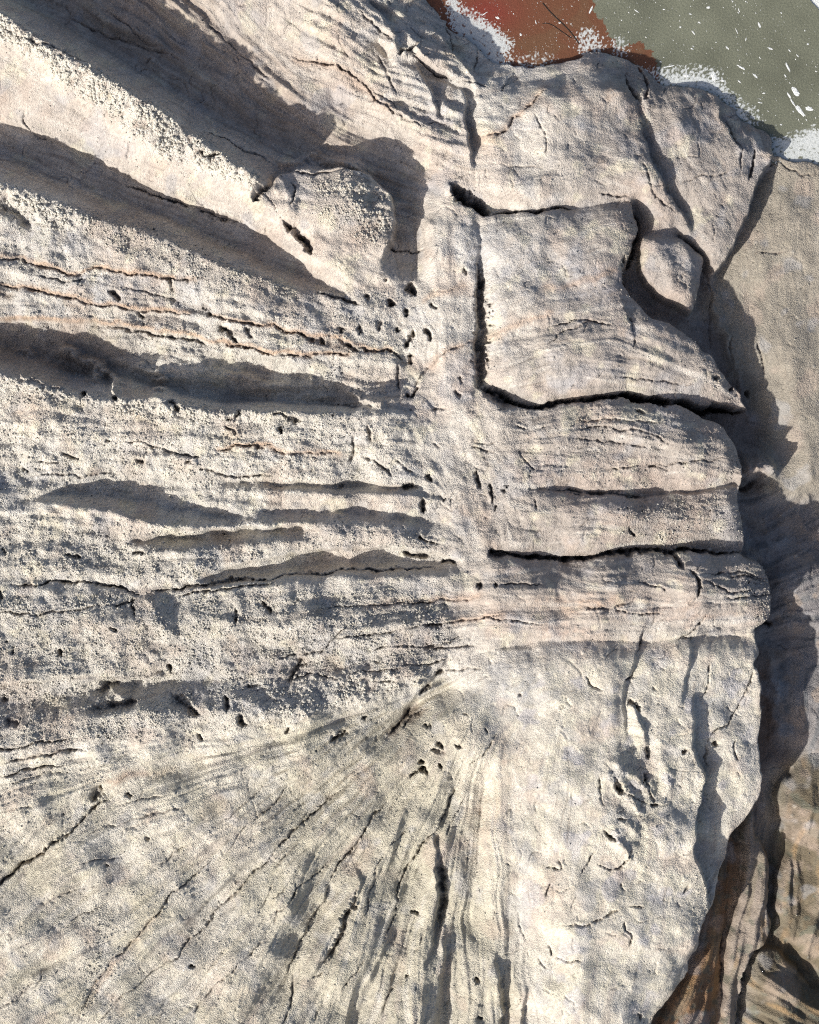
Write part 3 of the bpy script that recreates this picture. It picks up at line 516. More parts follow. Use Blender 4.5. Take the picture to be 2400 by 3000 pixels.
for q in [[(320, 20), (320, 130), (350, 200)], [(400, 20), (460, 80), (480, 150), (560, 180), (640, 200)], [(590, 20), (640, 130), (680, 190)], [(430, 290), (470, 310)], [(360, 360), (400, 380), (430, 430)], [(290, 500), (250, 570), (220, 640)], [(320, 600), (400, 620), (480, 560), (520, 480)],
          [(470, 690), (480, 760)], [(510, 830), (550, 840), (600, 840)], [(480, 930), (480, 990), (530, 1020), (510, 1080)], [(60, 560), (90, 620), (0, 620)], [(80, 1150), (130, 1190), (190, 1195)], [(0, 800), (20, 700)], [(850, 760), (880, 720)], [(450, 850), (380, 880), (280, 950), (130, 970)], [(10, 1100), (50, 1160)]]:
    G(2, 3, 2.8, 9, *q)
G(2, 3, 7, 26, (430, 60), (470, 140)); G(2, 3, 6, 24, (640, 210), (690, 190)); G(2, 3, 6, 20, (590, 20), (610, 60)); G(2, 3, 5, 16, (380, 370), (430, 430)); G(2, 3, 4, 12, (580, 1540), (600, 1600)); G(2, 3, 4, 12, (1180, 1100), (1160, 1300), (1170, 1600)); G(2, 3, 5, 20, (1310, 1330), (1270, 1560))

# ---------------------------------------------------------------- direction of the tool marks
FC = np.zeros((NY, NX)); FS = np.zeros((NY, NX)); FN = np.zeros((NY, NX))
def flow(pts):
    P = dens(chaikin(pts), 1.5); d = np.gradient(P, axis=0); a = 2 * np.arctan2(d[:, 1], d[:, 0])
    i = np.rint((P[:, 0] - X0) / ST).astype(int); j = np.rint((P[:, 1] - Y0) / ST).astype(int)
    ok = (i >= 0) & (i < NX) & (j >= 0) & (j < NY)
    np.add.at(FC, (j[ok], i[ok]), np.cos(a[ok])); np.add.at(FS, (j[ok], i[ok]), np.sin(a[ok])); np.add.at(FN, (j[ok], i[ok]), 1)
for q in [[(0, 40), (250, 190), (550, 400)], [(100, 0), (400, 180), (600, 300), (900, 420)], [(430, 0), (620, 190), (900, 340)], [(0, 250), (300, 380), (600, 525), (740, 620)], [(0, 400), (300, 500), (750, 640)], [(0, 550), (300, 600), (750, 720)],
          [(0, 670), (400, 706), (850, 770)], [(0, 780), (480, 870), (850, 866)], [(0, 950), (400, 950), (850, 990)], [(0, 1060), (500, 1080), (900, 1105)], [(0, 1250), (450, 1230), (960, 1200), (1600, 1230)], [(0, 1350), (500, 1350), (1000, 1330), (1600, 1300)],
          [(0, 1620), (300, 1560), (700, 1480), (950, 1400)], [(0, 1860), (210, 1680), (560, 1560), (930, 1430)], [(0, 2100), (300, 1900), (700, 1620), (930, 1450)], [(200, 2156), (500, 1850), (930, 1470)], [(500, 2156), (700, 1800), (950, 1500)], [(750, 2156), (850, 1850), (980, 1550)],
          [(930, 2156), (940, 1850), (1000, 1600)], [(1100, 2156), (1080, 1900), (1050, 1650)], [(1200, 2100), (1300, 1800), (1300, 1400)], [(1450, 2000), (1500, 1700), (1540, 1350)], [(1000, 800), (1150, 760), (1300, 740), (1550, 850)], [(1020, 600), (1180, 540), (1300, 500)],
          [(1110, 870), (1290, 850), (1550, 930)], [(1110, 960), (1300, 950), (1560, 970)], [(1100, 1090), (1550, 1090)], [(1350, 200), (1450, 430)], [(1560, 600), (1600, 880)], [(1660, 400), (1680, 900)], [(1580, 1150), (1725, 1070)], [(1600, 1260), (1725, 1200)],
          [(1600, 1350), (1725, 1330)], [(1640, 1400), (1640, 1650)], [(1600, 1750), (1560, 2100)], [(1700, 1700), (1680, 1950)], [(1470, 2020), (1400, 2156)], [(1600, 2100), (1700, 2156)], [(640, 0), (830, 120), (950, 160)], [(700, 200), (950, 300)], [(1050, 170), (1300, 160)],
          [(1050, 400), (1340, 400), (1500, 540)], [(900, 500), (920, 800)], [(930, 880), (1000, 1000), (1030, 1150)], [(600, 450), (800, 450)]]:
    flow(q)
fc = blur(FC.astype(np.float32), 26); fs = blur(FS.astype(np.float32), 26)
fc = fc + 0.04 * blur(fc, 120); fs = fs + 0.04 * blur(fs, 120)
ang = 0.5 * np.arctan2(fs, fc).astype(np.float32) + 0.10 * noise(40, 200, 1.5, 9)
VX, VY = np.cos(ang), np.sin(ang)

def lic(src, n):
    """smear noise along the tool marks"""
    out = src.copy()
    I, J = np.meshgrid(np.arange(NX, dtype=np.float32), np.arange(NY, dtype=np.float32))
    for sgn in (1, -1):
        x, y = I.copy(), J.copy(); px, py = VX * sgn, VY * sgn
        for _ in range(n):
            x = np.clip(x + px, 0, NX - 1); y = np.clip(y + py, 0, NY - 1)
            i = x.astype(np.int32); j = y.astype(np.int32)
            out += src[j, i]
            vx, vy = VX[j, i], VY[j, i]
            s_ = np.where(vx * px + vy * py < 0, -1, 1); px, py = vx * s_, vy * s_
    return (out - out.mean()) / out.std()

def lich(src, n):
    """the same at half resolution, for long broad marks"""
    a = blur(src, 2.0)[::2, ::2]; h, w_ = a.shape; vx0, vy0 = VX[::2, ::2], VY[::2, ::2]; out = a.copy()
    I, J = np.meshgrid(np.arange(w_, dtype=np.float32), np.arange(h, dtype=np.float32))
    for sgn in (1, -1):
        x, y = I.copy(), J.copy(); px, py = vx0 * sgn, vy0 * sgn
        for _ in range(n):
            x = np.clip(x + px, 0, w_ - 1); y = np.clip(y + py, 0, h - 1)
            i = x.astype(np.int32); j = y.astype(np.int32); out += a[j, i]
            vx, vy = vx0[j, i], vy0[j, i]; s_ = np.where(vx * px + vy * py < 0, -1, 1); px, py = vx * s_, vy * s_
    u = np.repeat(np.repeat(out, 2, 0), 2, 1)[:NY, :NX]; u = blur(u, 2.4)
    return (u - u.mean()) / u.std()

# where marks, nodules, crackle sit
def field(polys, base, soft=16):
    f = np.full((NY, NX), base, np.float32)
    for v, poly in polys:
        m = mask(poly, soft); f = f * (1 - m) + v * m
    return f
STRI = field([(1.0, [(1000, 1170), (1560, 1165), (1630, 1240), (1590, 1330), (1000, 1350)]), (1.0, [(1110, 870), (1540, 860), (1560, 1160), (1100, 1160)]), (.9, [(1020, 680), (1500, 730), (1560, 850), (1040, 850)]),
              (1.0, [(1560, 1050), (1760, 1030), (1760, 1340), (1600, 1330)]), (.55, [(650, 1560), (960, 1440), (1000, 1700), (1100, 2246), (300, 2246)]), (.55, [(0, 1500), (940, 1440), (600, 1700), (0, 2246), (-90, 2246), (-90, 1500)]), (.6, [(350, -90), (620, 0), (950, 350), (880, 600), (-90, -60)]),
              (1.0, [(-90, 530), (600, 640), (850, 770), (300, 700), (-90, 680)]), (.7, [(1540, 1700), (1760, 1700), (1760, 2246), (1350, 2246)]), (.03, [(1000, 1420), (1250, 1350), (1590, 1345), (1600, 1640), (1450, 2050), (1300, 2246), (1130, 2246), (1060, 1800)]), (.9, [(450, 1160), (960, 1150), (960, 1210), (450, 1240)])], 0.45)
NOD = field([(1.0, [(-90, -60), (0, 25), (130, 100), (260, 180), (440, 300), (560, 390), (540, 410), (450, 370), (330, 330), (200, 235), (90, 140), (-90, 80)]), (1.0, [(-90, 350), (0, 380), (150, 440), (300, 440), (440, 530), (600, 590), (750, 640), (700, 690), (500, 650), (350, 570), (200, 520), (60, 470), (-90, 470)]),
             (.45, [(-90, 470), (600, 650), (850, 770), (850, 850), (600, 790), (200, 710), (-90, 660)]), (1.0, [(-90, 765), (77, 810), (250, 840), (400, 840), (560, 860), (850, 870), (800, 900), (560, 910), (350, 900), (-90, 850)]), (.7, [(-90, 850), (350, 900), (850, 880), (840, 1010), (500, 1050), (-90, 1060)]),
             (.9, [(-90, 1070), (300, 1100), (900, 1110), (960, 1160), (600, 1170), (400, 1225), (-90, 1230)]), (.95, [(-90, 1250), (450, 1245), (900, 1235), (960, 1350), (880, 1450), (600, 1530), (-90, 1600)]), (1.0, [(640, 375), (780, 375), (835, 450), (825, 520), (760, 530), (680, 470)]),
             (.20, [(-90, 1600), (600, 1530), (900, 1460), (1000, 1600), (1100, 2246), (-90, 2246)]), (.8, [(190, 1900), (240, 1900), (245, 2020), (200, 2130), (150, 2200), (150, 2080), (190, 2000)]), (.5, [(-90, 1600), (240, 1590), (200, 1680), (100, 1760), (-90, 1850)]), (.5, [(560, 600), (850, 600), (860, 860), (600, 760)]), (.8, [(120, 730), (200, 760), (255, 825), (150, 800)]), (.8, [(1300, 1060), (1565, 1040), (1565, 1150), (1300, 1155)]), (.45, [(1090, 860), (1400, 850), (1560, 940), (1560, 1030), (1100, 1020)]),
             (.8, [(1540, 1190), (1640, 1200), (1640, 1300), (1580, 1320)]), (.7, [(1440, 1820), (1500, 1830), (1500, 1930), (1450, 1960)]), (.6, [(1310, 440), (1350, 440), (1340, 560), (1345, 650), (1310, 620), (1300, 540)]), (.55, [(1440, 700), (1460, 700), (1580, 860), (1500, 850)]), (.5, [(1520, 900), (1560, 960), (1562, 1160), (1530, 1160)]), (.5, [(1440, 510), (1490, 560), (1460, 650), (1440, 640)]), (.9, [(1463, 1600), (1490, 1600), (1485, 1720), (1460, 1720)]), (.15, [(0, 180), (480, 430), (500, 455), (270, 365), (0, 245)])], 0.06, 9)
SMOOTH = field([(1.0, [(-90, 100), (60, 170), (300, 330), (520, 410), (560, 470), (500, 450), (270, 360), (-90, 220)]), (.8, [(1560, 330), (1760, 330), (1760, 1040), (1650, 1000), (1540, 600)]), (.6, [(200, 1020), (380, 1020), (480, 1070), (300, 1080)]), (.7, [(450, 1180), (800, 1160), (940, 1180), (900, 1205), (450, 1230)]),
                (.7, [(1480, 1640), (1520, 1700), (1520, 1850), (1500, 1900), (1470, 1800)]), (.6, [(1560, 1640), (1760, 1600), (1760, 2246), (1380, 2246), (1480, 1980)])], 0.0, 10)

fan = mask([(-90, 1620), (600, 1520), (930, 1430), (1050, 1500), (1120, 2300), (-90, 2300)], 18)
wood = lic(noise(3.5, 14, 0.4, 11), 14)
wood2 = lic(noise(9, 40, 0.8, 12), 26)
ROUGH = field([(1.0, [(-90, 350), (400, 500), (800, 620), (900, 860), (960, 1200), (950, 1380), (820, 1500), (400, 1600), (-90, 1600)]), (.35, [(-90, 100), (520, 410), (560, 470), (270, 360), (-90, 220)]), (.9, [(600, -90), (960, -90), (1000, 120), (980, 420), (870, 300), (700, 160)]),
               (.25, [(1000, 1400), (1300, 1370), (1320, 1560), (1260, 1700), (1250, 1900), (1100, 1950), (1000, 1600)]), (.35, [(1150, 1800), (1450, 1860), (1440, 2060), (1300, 2246), (1130, 2246)]), (1.0, [(1290, 1560), (1370, 1560), (1420, 1720), (1330, 1860), (1270, 1760)]), (.9, [(1330, 110), (1420, 150), (1400, 420), (1340, 330)]), (.8, [(1520, 200), (1640, 260), (1640, 400), (1560, 420)]),
               (.9, [(1000, 860), (1130, 880), (1150, 1180), (1000, 1180), (930, 1000)]), (.9, [(1440, 720), (1560, 820), (1580, 870), (1500, 850)]), (.25, [(-90, 1620), (600, 1530), (930, 1440), (1100, 1700), (1100, 2246), (-90, 2246)])], 0.5, 20)
H += STRI * (0.28 * wood + 0.65 * wood2) * (0.35 + 0.75 * sstep(noise(60, 300, 1.5, 13), -1, 1)) * (1 - 0.5 * SMOOTH)
H += 0.7 * fan * wood2
wood3 = lich(noise(22, 90, 1.4, 23), 26)
wood4 = lich(noise(60, 200, 1.6, 25), 56)
H += 9.0 * fan * wood4 + 3.0 * sstep(-GX, -980, -880) * (1 - fan) * wood4
BROAD = field([(1.7, [(-90, 1620), (600, 1530), (930, 1440), (970, 1520), (990, 2246), (-90, 2246)]), (1.9, [(-90, 860), (850, 880), (950, 1010), (960, 1180), (-90, 1230)]), (2.0, [(-90, 480), (500, 620), (850, 760), (700, 780), (-90, 680)]),
               (3.6, [(580, -90), (960, -90), (1000, 120), (980, 400), (900, 330), (700, 160)]), (2.4, [(450, 1260), (1000, 1220), (1000, 1380), (860, 1470), (500, 1440)]), (1.3, [(1110, 870), (1560, 880), (1560, 1320), (1000, 1320), (1000, 1180)]),
               (1.2, [(1040, 640), (1340, 660), (1560, 850), (1040, 840)]), (5.0, [(180, 700), (500, 740), (880, 790), (880, 860), (560, 860), (250, 800)]), (3.0, [(1560, 1100), (1760, 1040), (1760, 1340), (1600, 1330)]), (4.0, [(1400, 1750), (1760, 1640), (1760, 2246), (1330, 2246)]),
               (.1, [(1000, 1420), (1250, 1360), (1590, 1350), (1600, 1640), (1450, 2050), (1300, 2246), (1130, 2246), (1060, 1800)]), (4.0, [(20, -90), (400, -90), (620, 190), (880, 330), (900, 560), (700, 330), (300, 130)])], 0.35, 24)
H += BROAD * wood3 + .45 * BROAD * lic(noise(12, 40, 1.2, 24), 26)
H += 5.5 * noise(60, 260, 2.0, 14) * (1 - 0.5 * SMOOTH) + (.2 + .9 * ROUGH) * (1.0 * noise(16, 60, 1.6, 15) + 1.7 * (np.minimum(np.abs(noise(36, 150, 1.9, 21)), 1.5) + .6 * np.abs(noise(22, 80, 1.8, 22)))) * (1 - 0.6 * SMOOTH)
# crumpled plaster skin
cr = np.abs(noise(9, 40, 1.5, 16)); cr2 = np.abs(lic(noise(5, 18, 1.1, 17), 4))
pl = (1 - SMOOTH * .75) * (0.30 + 0.70 * sstep(noise(30, 200, 1.3, 18), -.8, 1.2)) * (.35 + .65 * ROUGH)
H += pl * (0.55 * np.minimum(cr, 1.6) + 0.42 * np.minimum(cr2, 1.8)) + (.35 + .45 * ROUGH + .5 * np.minimum(NOD, 1)) * 0.46 * noise(3.2, 7, .3, 19) * (1 - .45 * SMOOTH)
# small flaked scarps, each a thin step
sc1 = noise(26, 160, 1.7, 20); tq = sc1 * 2.3; H += (1 - SMOOTH * .6) * 1.3 * (.2 + .8 * ROUGH) * sstep(tq - np.floor(tq), 0, .10)
# hairline cracks in short runs
for s_, (lo, hi, dp) in enumerate([(34, 200, 3.6), (14, 70, 3.0)]):
    n1 = noise(lo, hi, 1.7, 30 + s_); gy_, gx_ = np.gradient(n1)
    d_ = np.abs(n1) / (np.hypot(gx_, gy_) + 1e-3)
    hc = np.clip(1 - d_ / 0.9, 0, 1) * sstep(noise(25, 120, 1.2, 40 + s_), .45, 1.0) * (1 - .5 * SMOOTH) * (1 - .7 * np.minimum(NOD, 1)) * (1 if s_ == 0 else ROUGH)
    H -= dp * hc; STR = np.maximum(STR, .7 * hc)
# pits
pit = sstep(noise(6, 22, .6, 50), 2.1, 2.9) * sstep(noise(60, 240, 1.2, 51), -.4, 1)
H -= 7 * pit * (0.35 + NOD)

# lumps stamped into the skin
CL = noise(26, 130, 1.1, 60); CL2 = noise(10, 40, 1.0, 61)
DEN = np.clip(NOD ** 1.5 * (0.42 + 0.30 * CL + 0.24 * CL2), 0, 1.3)
def scatter(n, seed):
    r = np.random.default_rng(seed)
    x = r.uniform(X0 + 6, gx[-1] - 6, n); y = r.uniform(Y0 + 6, gy[-1] - 6, n)
    k = r.uniform(0, 1, n) < samp(DEN, x, y)
    return x[k], y[k], r.uniform(0, 1, k.sum())
bx, by, bu = scatter(300000, 3)
lump = np.zeros((NY, NX), np.float32)
BIGF = field([(1.0, [(-90, -40), (0, 25), (130, 108), (260, 185), (440, 305), (560, 392), (535, 405), (450, 372), (330, 330), (200, 225), (90, 135), (-90, 60)]), (.8, [(-90, 350), (0, 380), (150, 440), (210, 475), (150, 500), (0, 440), (-90, 400)]), (.8, [(-90, 765), (77, 810), (250, 840), (400, 840), (560, 860), (560, 885), (350, 885), (-90, 800)]), (.6, [(680, 385), (790, 385), (835, 450), (815, 510), (740, 440)]), (.5, [(540, 1440), (800, 1400), (900, 1440), (600, 1520)])], 0.0, 7)
R_ = (2.0 + 2.4 * bu ** 2.2) * (1 + 1.0 * samp(BIGF, bx, by))
ok = L[np.rint((by - Y0) / ST).astype(int), np.rint((bx - X0) / ST).astype(int)] != 0
bx, by, R_ = bx[ok], by[ok], R_[ok]
ic = np.rint((bx - X0) / ST).astype(int); jc = np.rint((by - Y0) / ST).astype(int)
for dj in range(-4, 5):
    for di in range(-4, 5):
        i = ic + di; j = jc + dj
        k = (i >= 0) & (i < NX) & (j >= 0) & (j < NY)
        q = 1 - ((gx[np.clip(i, 0, NX - 1)] - bx) ** 2 + (gy[np.clip(j, 0, NY - 1)] - by) ** 2) / R_ ** 2
        k &= q > 0
        np.maximum.at(lump, (j[k], i[k]), ((0.42 + .38 * samp(BIGF, bx, by)) * R_ * np.sqrt(np.maximum(q, 0)))[k])
H += lump
H = np.where(L == 0, PANEL_Z - 18, H).astype(np.float32)

# ---------------------------------------------------------------- colour of the paint and plaster, plus shade tinted into the valleys
def col(r, g, b): return np.array([r, g, b], np.float32)
C = np.zeros((NY, NX, 3), np.float32)
base = col(.535, .515, .47)
C[:] = base
def mixc(m, c, k=1.0):
    global C
    m = np.clip(m * k, 0, 1)[..., None].astype(np.float32); C = C * (1 - m) + c * m
PINK, CREAM, BLUE, OLIVE, OCHRE, GREY, BROWN, ORANGE, WHITE = col(.44, .345, .285), col(.60, .57, .45), col(.34, .37, .43), col(.36, .35, .25), col(.36, .24, .12), col(.33, .31, .29), col(.17, .13, .10), col(.46, .31, .20), col(.66, .64, .58)
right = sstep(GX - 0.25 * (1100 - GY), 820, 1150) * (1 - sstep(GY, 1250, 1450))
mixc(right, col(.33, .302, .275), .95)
leftw = sstep(-GX, -950, -500) * sstep(GY, 640, 800) * (1 - sstep(GY, 1560, 1900)); mixc(leftw, col(.60, .58, .52), .8)
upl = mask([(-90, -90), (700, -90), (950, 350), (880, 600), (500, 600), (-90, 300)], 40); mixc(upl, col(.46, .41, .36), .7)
mixc(sstep(noise(90, 420, 1.6, 70), .3, 1.6), PINK, .3)
mixc(sstep(noise(70, 300, 1.4, 71), .6, 1.8), BLUE, .25)
mixc(sstep(noise(30, 180, 1.2, 72), .7, 1.9), CREAM, .55)
mixc(fan * sstep(noise(60, 260, 1.3, 73) + .5 * lic(noise(8, 40, .8, 74), 20), .5, 2.0), OLIVE, .42)
mixc(fan * mask([(600, 1560), (960, 1440), (1000, 1750), (1120, 2300), (450, 2300), (620, 1900)], 60), col(.37, .35, .28), .75)
mixc(fan * sstep(lic(noise(8, 50, .8, 75), 24), .8, 2.2), GREY, .6)
cream = mask([(1000, 1450), (1250, 1360), (1590, 1340), (1600, 1650), (1450, 2050), (1300, 2246), (1150, 2246), (1100, 1900), (1010, 1700)], 30)
mixc(cream, col(.545, .52, .445), .75); mixc(cream * sstep(noise(25, 160, 1.3, 76), .2, .9), col(.575, .55, .455), .8); mixc(cream * sstep(noise(30, 170, 1.3, 77), .9, 1.7), col(.47, .46, .46), .8)
for (x, y, rx, ry, c, k) in [(1010, 1760, 40, 60, PINK, .9), (1040, 1690, 30, 45, col(.45, .33, .26), .7), (1070, 1600, 40, 70, PINK, .5), (1150, 1870, 50, 40, PINK, .6), (1110, 1890, 40, 25, BLUE, .4), (1050, 1470, 50, 40, BLUE, .35), (1230, 1270, 120, 22, col(.45, .34, .26), .7), (1180, 1330, 60, 30, col(.45, .33, .26), .6),
                            (1460, 1290, 120, 20, PINK, .6), (1350, 1360, 40, 15, col(.42, .32, .26), .6), (1020, 300, 30, 20, ORANGE, .35), (1290, 190, 20, 15, ORANGE, .4), (1600, 265, 22, 16, ORANGE, .5), (620, 100, 50, 30, ORANGE, .18), (1080, 560, 120, 50, BLUE, .3), (1250, 600, 100, 40, BLUE, .35), (600, 1330, 200, 60, GREY, .25), (560, 1470, 160, 40, BLUE, .4),
                            (60, 860, 60, 30, ORANGE, .3), (250, 880, 80, 25, ORANGE, .25), (60, 1010, 120, 25, BLUE, .35), (250, 600, 140, 16, BLUE, .45), (100, 480, 70, 40, BLUE, .4), (900, 170, 60, 60, BLUE, .25), (960, 250, 30, 30, BLUE, .3), (1350, 1900, 50, 30, OLIVE, .2), (1230, 2060, 80, 50, OLIVE, .25), (860, 1790, 50, 90, OLIVE, .5),
                            (620, 1900, 60, 80, OLIVE, .5), (900, 1950, 120, 120, OLIVE, .35), (460, 2080, 40, 60, col(.42, .30, .28), .5), (210, 1640, 50, 25, ORANGE, .25), (900, 1590, 70, 60, col(.33, .30, .25), .6), (140, 1500, 40, 20, ORANGE, .35), (1100, 1450, 40, 25, BLUE, .4), (1500, 1480, 60, 80, BLUE, .3)]:
    d2 = ((GX + 3 * WX - x) / rx) ** 2 + ((GY + 3 * WY - y) / ry) ** 2
    mixc(np.exp(-d2) * (0.75 + .25 * noise(12, 60, 1, 78)), c, k)
mixc(fan, col(.545, .52, .425), .45)
# orange and brown lines along the strata
def cline(pts, width, c, k, dx=0, dy=0):
    P = chaikin(pts, 2) + np.array([dx, dy]); sl = win(P[:, 0].min() - 20, P[:, 1].min() - 20, P[:, 0].max() + 20, P[:, 1].max() + 20)
    X = GX[sl] + WX[sl]; Y = GY[sl] + WY[sl]; best = np.full(X.shape, 1e9)
    for a, b in zip(P[:-1], P[1:]):
        d = b - a; t = np.clip(((X - a[0]) * d[0] + (Y - a[1]) * d[1]) / (d @ d + 1e-9), 0, 1)
        best = np.minimum(best, np.hypot(X - a[0] - t * d[0], Y - a[1] - t * d[1]))
    m = (np.exp(-(best / width) ** 2) * k)[..., None]; C[sl] = C[sl] * (1 - m) + c * m
for pts in [T(0, 1, [(0, 0), (150, 25), (320, 75), (500, 120)]), T(0, 1, [(530, 120), (650, 80), (850, 110), (1050, 140), (1250, 165)]), T(0, 1, [(0, 180), (210, 205), (400, 245), (600, 295), (850, 325), (1200, 360)]), T(0, 1, [(0, 385), (600, 410), (900, 440), (1200, 490), (1450, 540), (1725, 605)]),
            T(0, 1, [(1330, 385), (1500, 420), (1725, 440)]) + T(1, 1, [(200, 500), (400, 510), (540, 570), (740, 590)]), T(1, 1, [(0, 610), (200, 615), (480, 620)]), T(1, 1, [(0, 1235), (250, 1245), (420, 1250)]), T(0, 1, [(1380, 1220), (1480, 1195), (1725, 1210)])]:
    cline(pts, 5, col(.50, .35, .24), .75)
for pts in [T(1, 1, [(1000, 700), (1100, 600), (1280, 540)]), T(1, 1, [(950, 280), (1080, 230), (1200, 200)]), T(1, 1, [(1350, 520), (1500, 460), (1725, 370)]), T(2, 1, [(0, 230), (200, 190), (420, 110)]), T(1, 0, [(1300, 880), (1450, 840), (1560, 730), (1725, 560)]), T(1, 0, [(130, 350), (430, 430), (620, 590), (720, 680)]),
            T(1, 2, [(600, 600), (1000, 560), (1300, 520)]), T(2, 1, [(200, 1040), (400, 1045)]), T(1, 2, [(1150, 690), (1450, 640)]), T(0, 3, [(700, 80), (900, 40), (1100, 10)]), T(0, 3, [(560, 1500), (650, 1300), (800, 1150), (1000, 920)])]:
    cline(pts, 8, col(.46, .35, .27), .6)
for pts in [T(0, 1, [(0, 240), (60, 260)]), T(1, 2, [(900, 1250), (800, 1340), (740, 1400)]), T(1, 2, [(960, 1240), (860, 1330)]), T(1, 1, [(200, 520), (330, 555), (520, 600)])]:
    cline(pts, 9, BROWN, .7)
sA = lic(noise(5, 26, 1.0, 95), 22); sB = lic(noise(10, 60, 1.2, 96), 30)
pt = sstep(noise(60, 260, 1.4, 97), -.5, 1.4)
mixc(sstep(sA, .6, 2.4) * pt, col(.22, .19, .16), .5)
mixc(sstep(sB, .5, 2.2) * (1 - pt), col(.36, .33, .30), .6)
mixc(sstep(-sB, .6, 2.2), col(.62, .60, .55), .4)
mixc(mask([(-90, -90), (330, -90), (560, 100), (700, 260), (880, 330), (900, 560), (840, 560), (760, 360), (560, 320), (300, 160), (70, 10)], 14) * sstep(sA + .5 * sB, -.4, 1.6), col(.21, .175, .155), .5)  # dark streaks and painted shade in the upper left shadow valley
mixc(mask([(-90, 270), (130, 300), (400, 440), (600, 530), (740, 620), (440, 500), (150, 400), (-90, 340)], 10) * sstep(sA, -.5, 1.4), col(.24, .195, .17), .5)  # streaky shade put into the colour of the second diagonal valley
mixc(mask([(540, 1540), (720, 1480), (880, 1450), (820, 1700), (600, 1900)], 30) * sstep(sA, 0, 1.6), col(.22, .20, .15), .6)
# right strip and the brown stones
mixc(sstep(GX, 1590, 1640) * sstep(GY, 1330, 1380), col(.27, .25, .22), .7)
def LM(*k, g=9): return blur(np.isin(L, k).astype(np.float32), g)
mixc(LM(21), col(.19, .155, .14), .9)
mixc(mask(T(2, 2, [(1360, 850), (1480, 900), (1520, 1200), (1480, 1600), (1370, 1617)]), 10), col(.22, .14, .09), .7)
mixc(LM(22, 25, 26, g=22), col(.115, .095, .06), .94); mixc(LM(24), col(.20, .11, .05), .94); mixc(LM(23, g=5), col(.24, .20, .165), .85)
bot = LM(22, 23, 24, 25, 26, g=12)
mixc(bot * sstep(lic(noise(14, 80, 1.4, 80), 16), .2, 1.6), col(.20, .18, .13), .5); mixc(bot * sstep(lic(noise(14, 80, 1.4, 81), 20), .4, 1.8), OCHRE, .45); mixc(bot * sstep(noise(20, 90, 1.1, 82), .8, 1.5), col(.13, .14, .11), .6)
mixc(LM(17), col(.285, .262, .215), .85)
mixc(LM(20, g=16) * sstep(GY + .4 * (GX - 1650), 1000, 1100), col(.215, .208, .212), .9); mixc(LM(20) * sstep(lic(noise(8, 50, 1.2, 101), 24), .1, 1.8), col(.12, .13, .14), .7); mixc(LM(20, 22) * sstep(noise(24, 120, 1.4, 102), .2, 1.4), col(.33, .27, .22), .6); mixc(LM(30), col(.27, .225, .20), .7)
mixc(mask([(120, -90), (0, -90), (60, 20), (300, 130), (520, 270), (700, 330), (850, 330), (620, 190), (400, -60)], 25), col(.32, .265, .22), .55)  # brownish shade painted over the shadow band above the diagonal crest
mixc(mask([(-90, 680), (200, 690), (300, 750), (150, 830), (-90, 770)], 18), col(.25, .20, .17), .6)  # shade tone painted into the dark hollow at the left edge
mixc(sstep(noise(40, 220, 1.5, 110), .7, 1.9), col(.42, .34, .285), .38); mixc(sstep(noise(30, 160, 1.4, 111), .9, 2.0), col(.34, .355, .38), .36); mixc(fan * sstep(noise(60, 280, 1.5, 112), .2, 1.5), col(.45, .43, .34), .5)
# mottling, dirt specks, pale nodule tops
g = noise(4, 14, .7, 83); C *= (1 + 0.07 * g + 0.05 * noise(14, 70, 1.2, 84))[..., None]
mixc(sstep(noise(3.5, 10, .5, 85), 1.5, 2.4) * sstep(noise(50, 250, 1.2, 86), -1, 1), BROWN, .6)
mixc(np.minimum(lump / 2.5, 1) * sstep(noise(40, 200, 1.3, 87), -.6, .8), WHITE, .45)
mixc(np.clip(BIGF, 0, 1) * sstep(noise(14, 60, 1.1, 120), -1.6, .2), col(.68, .66, .60), .75)
mixc(np.clip(STR * 1.3 - .3, 0, 1) * (.55 + .45 * sstep(noise(30, 150, 1.2, 88), -.5, .8)), col(.16, .13, .115), .75)
C = np.clip(C * col(1.015, .985, .955), .02, .8)

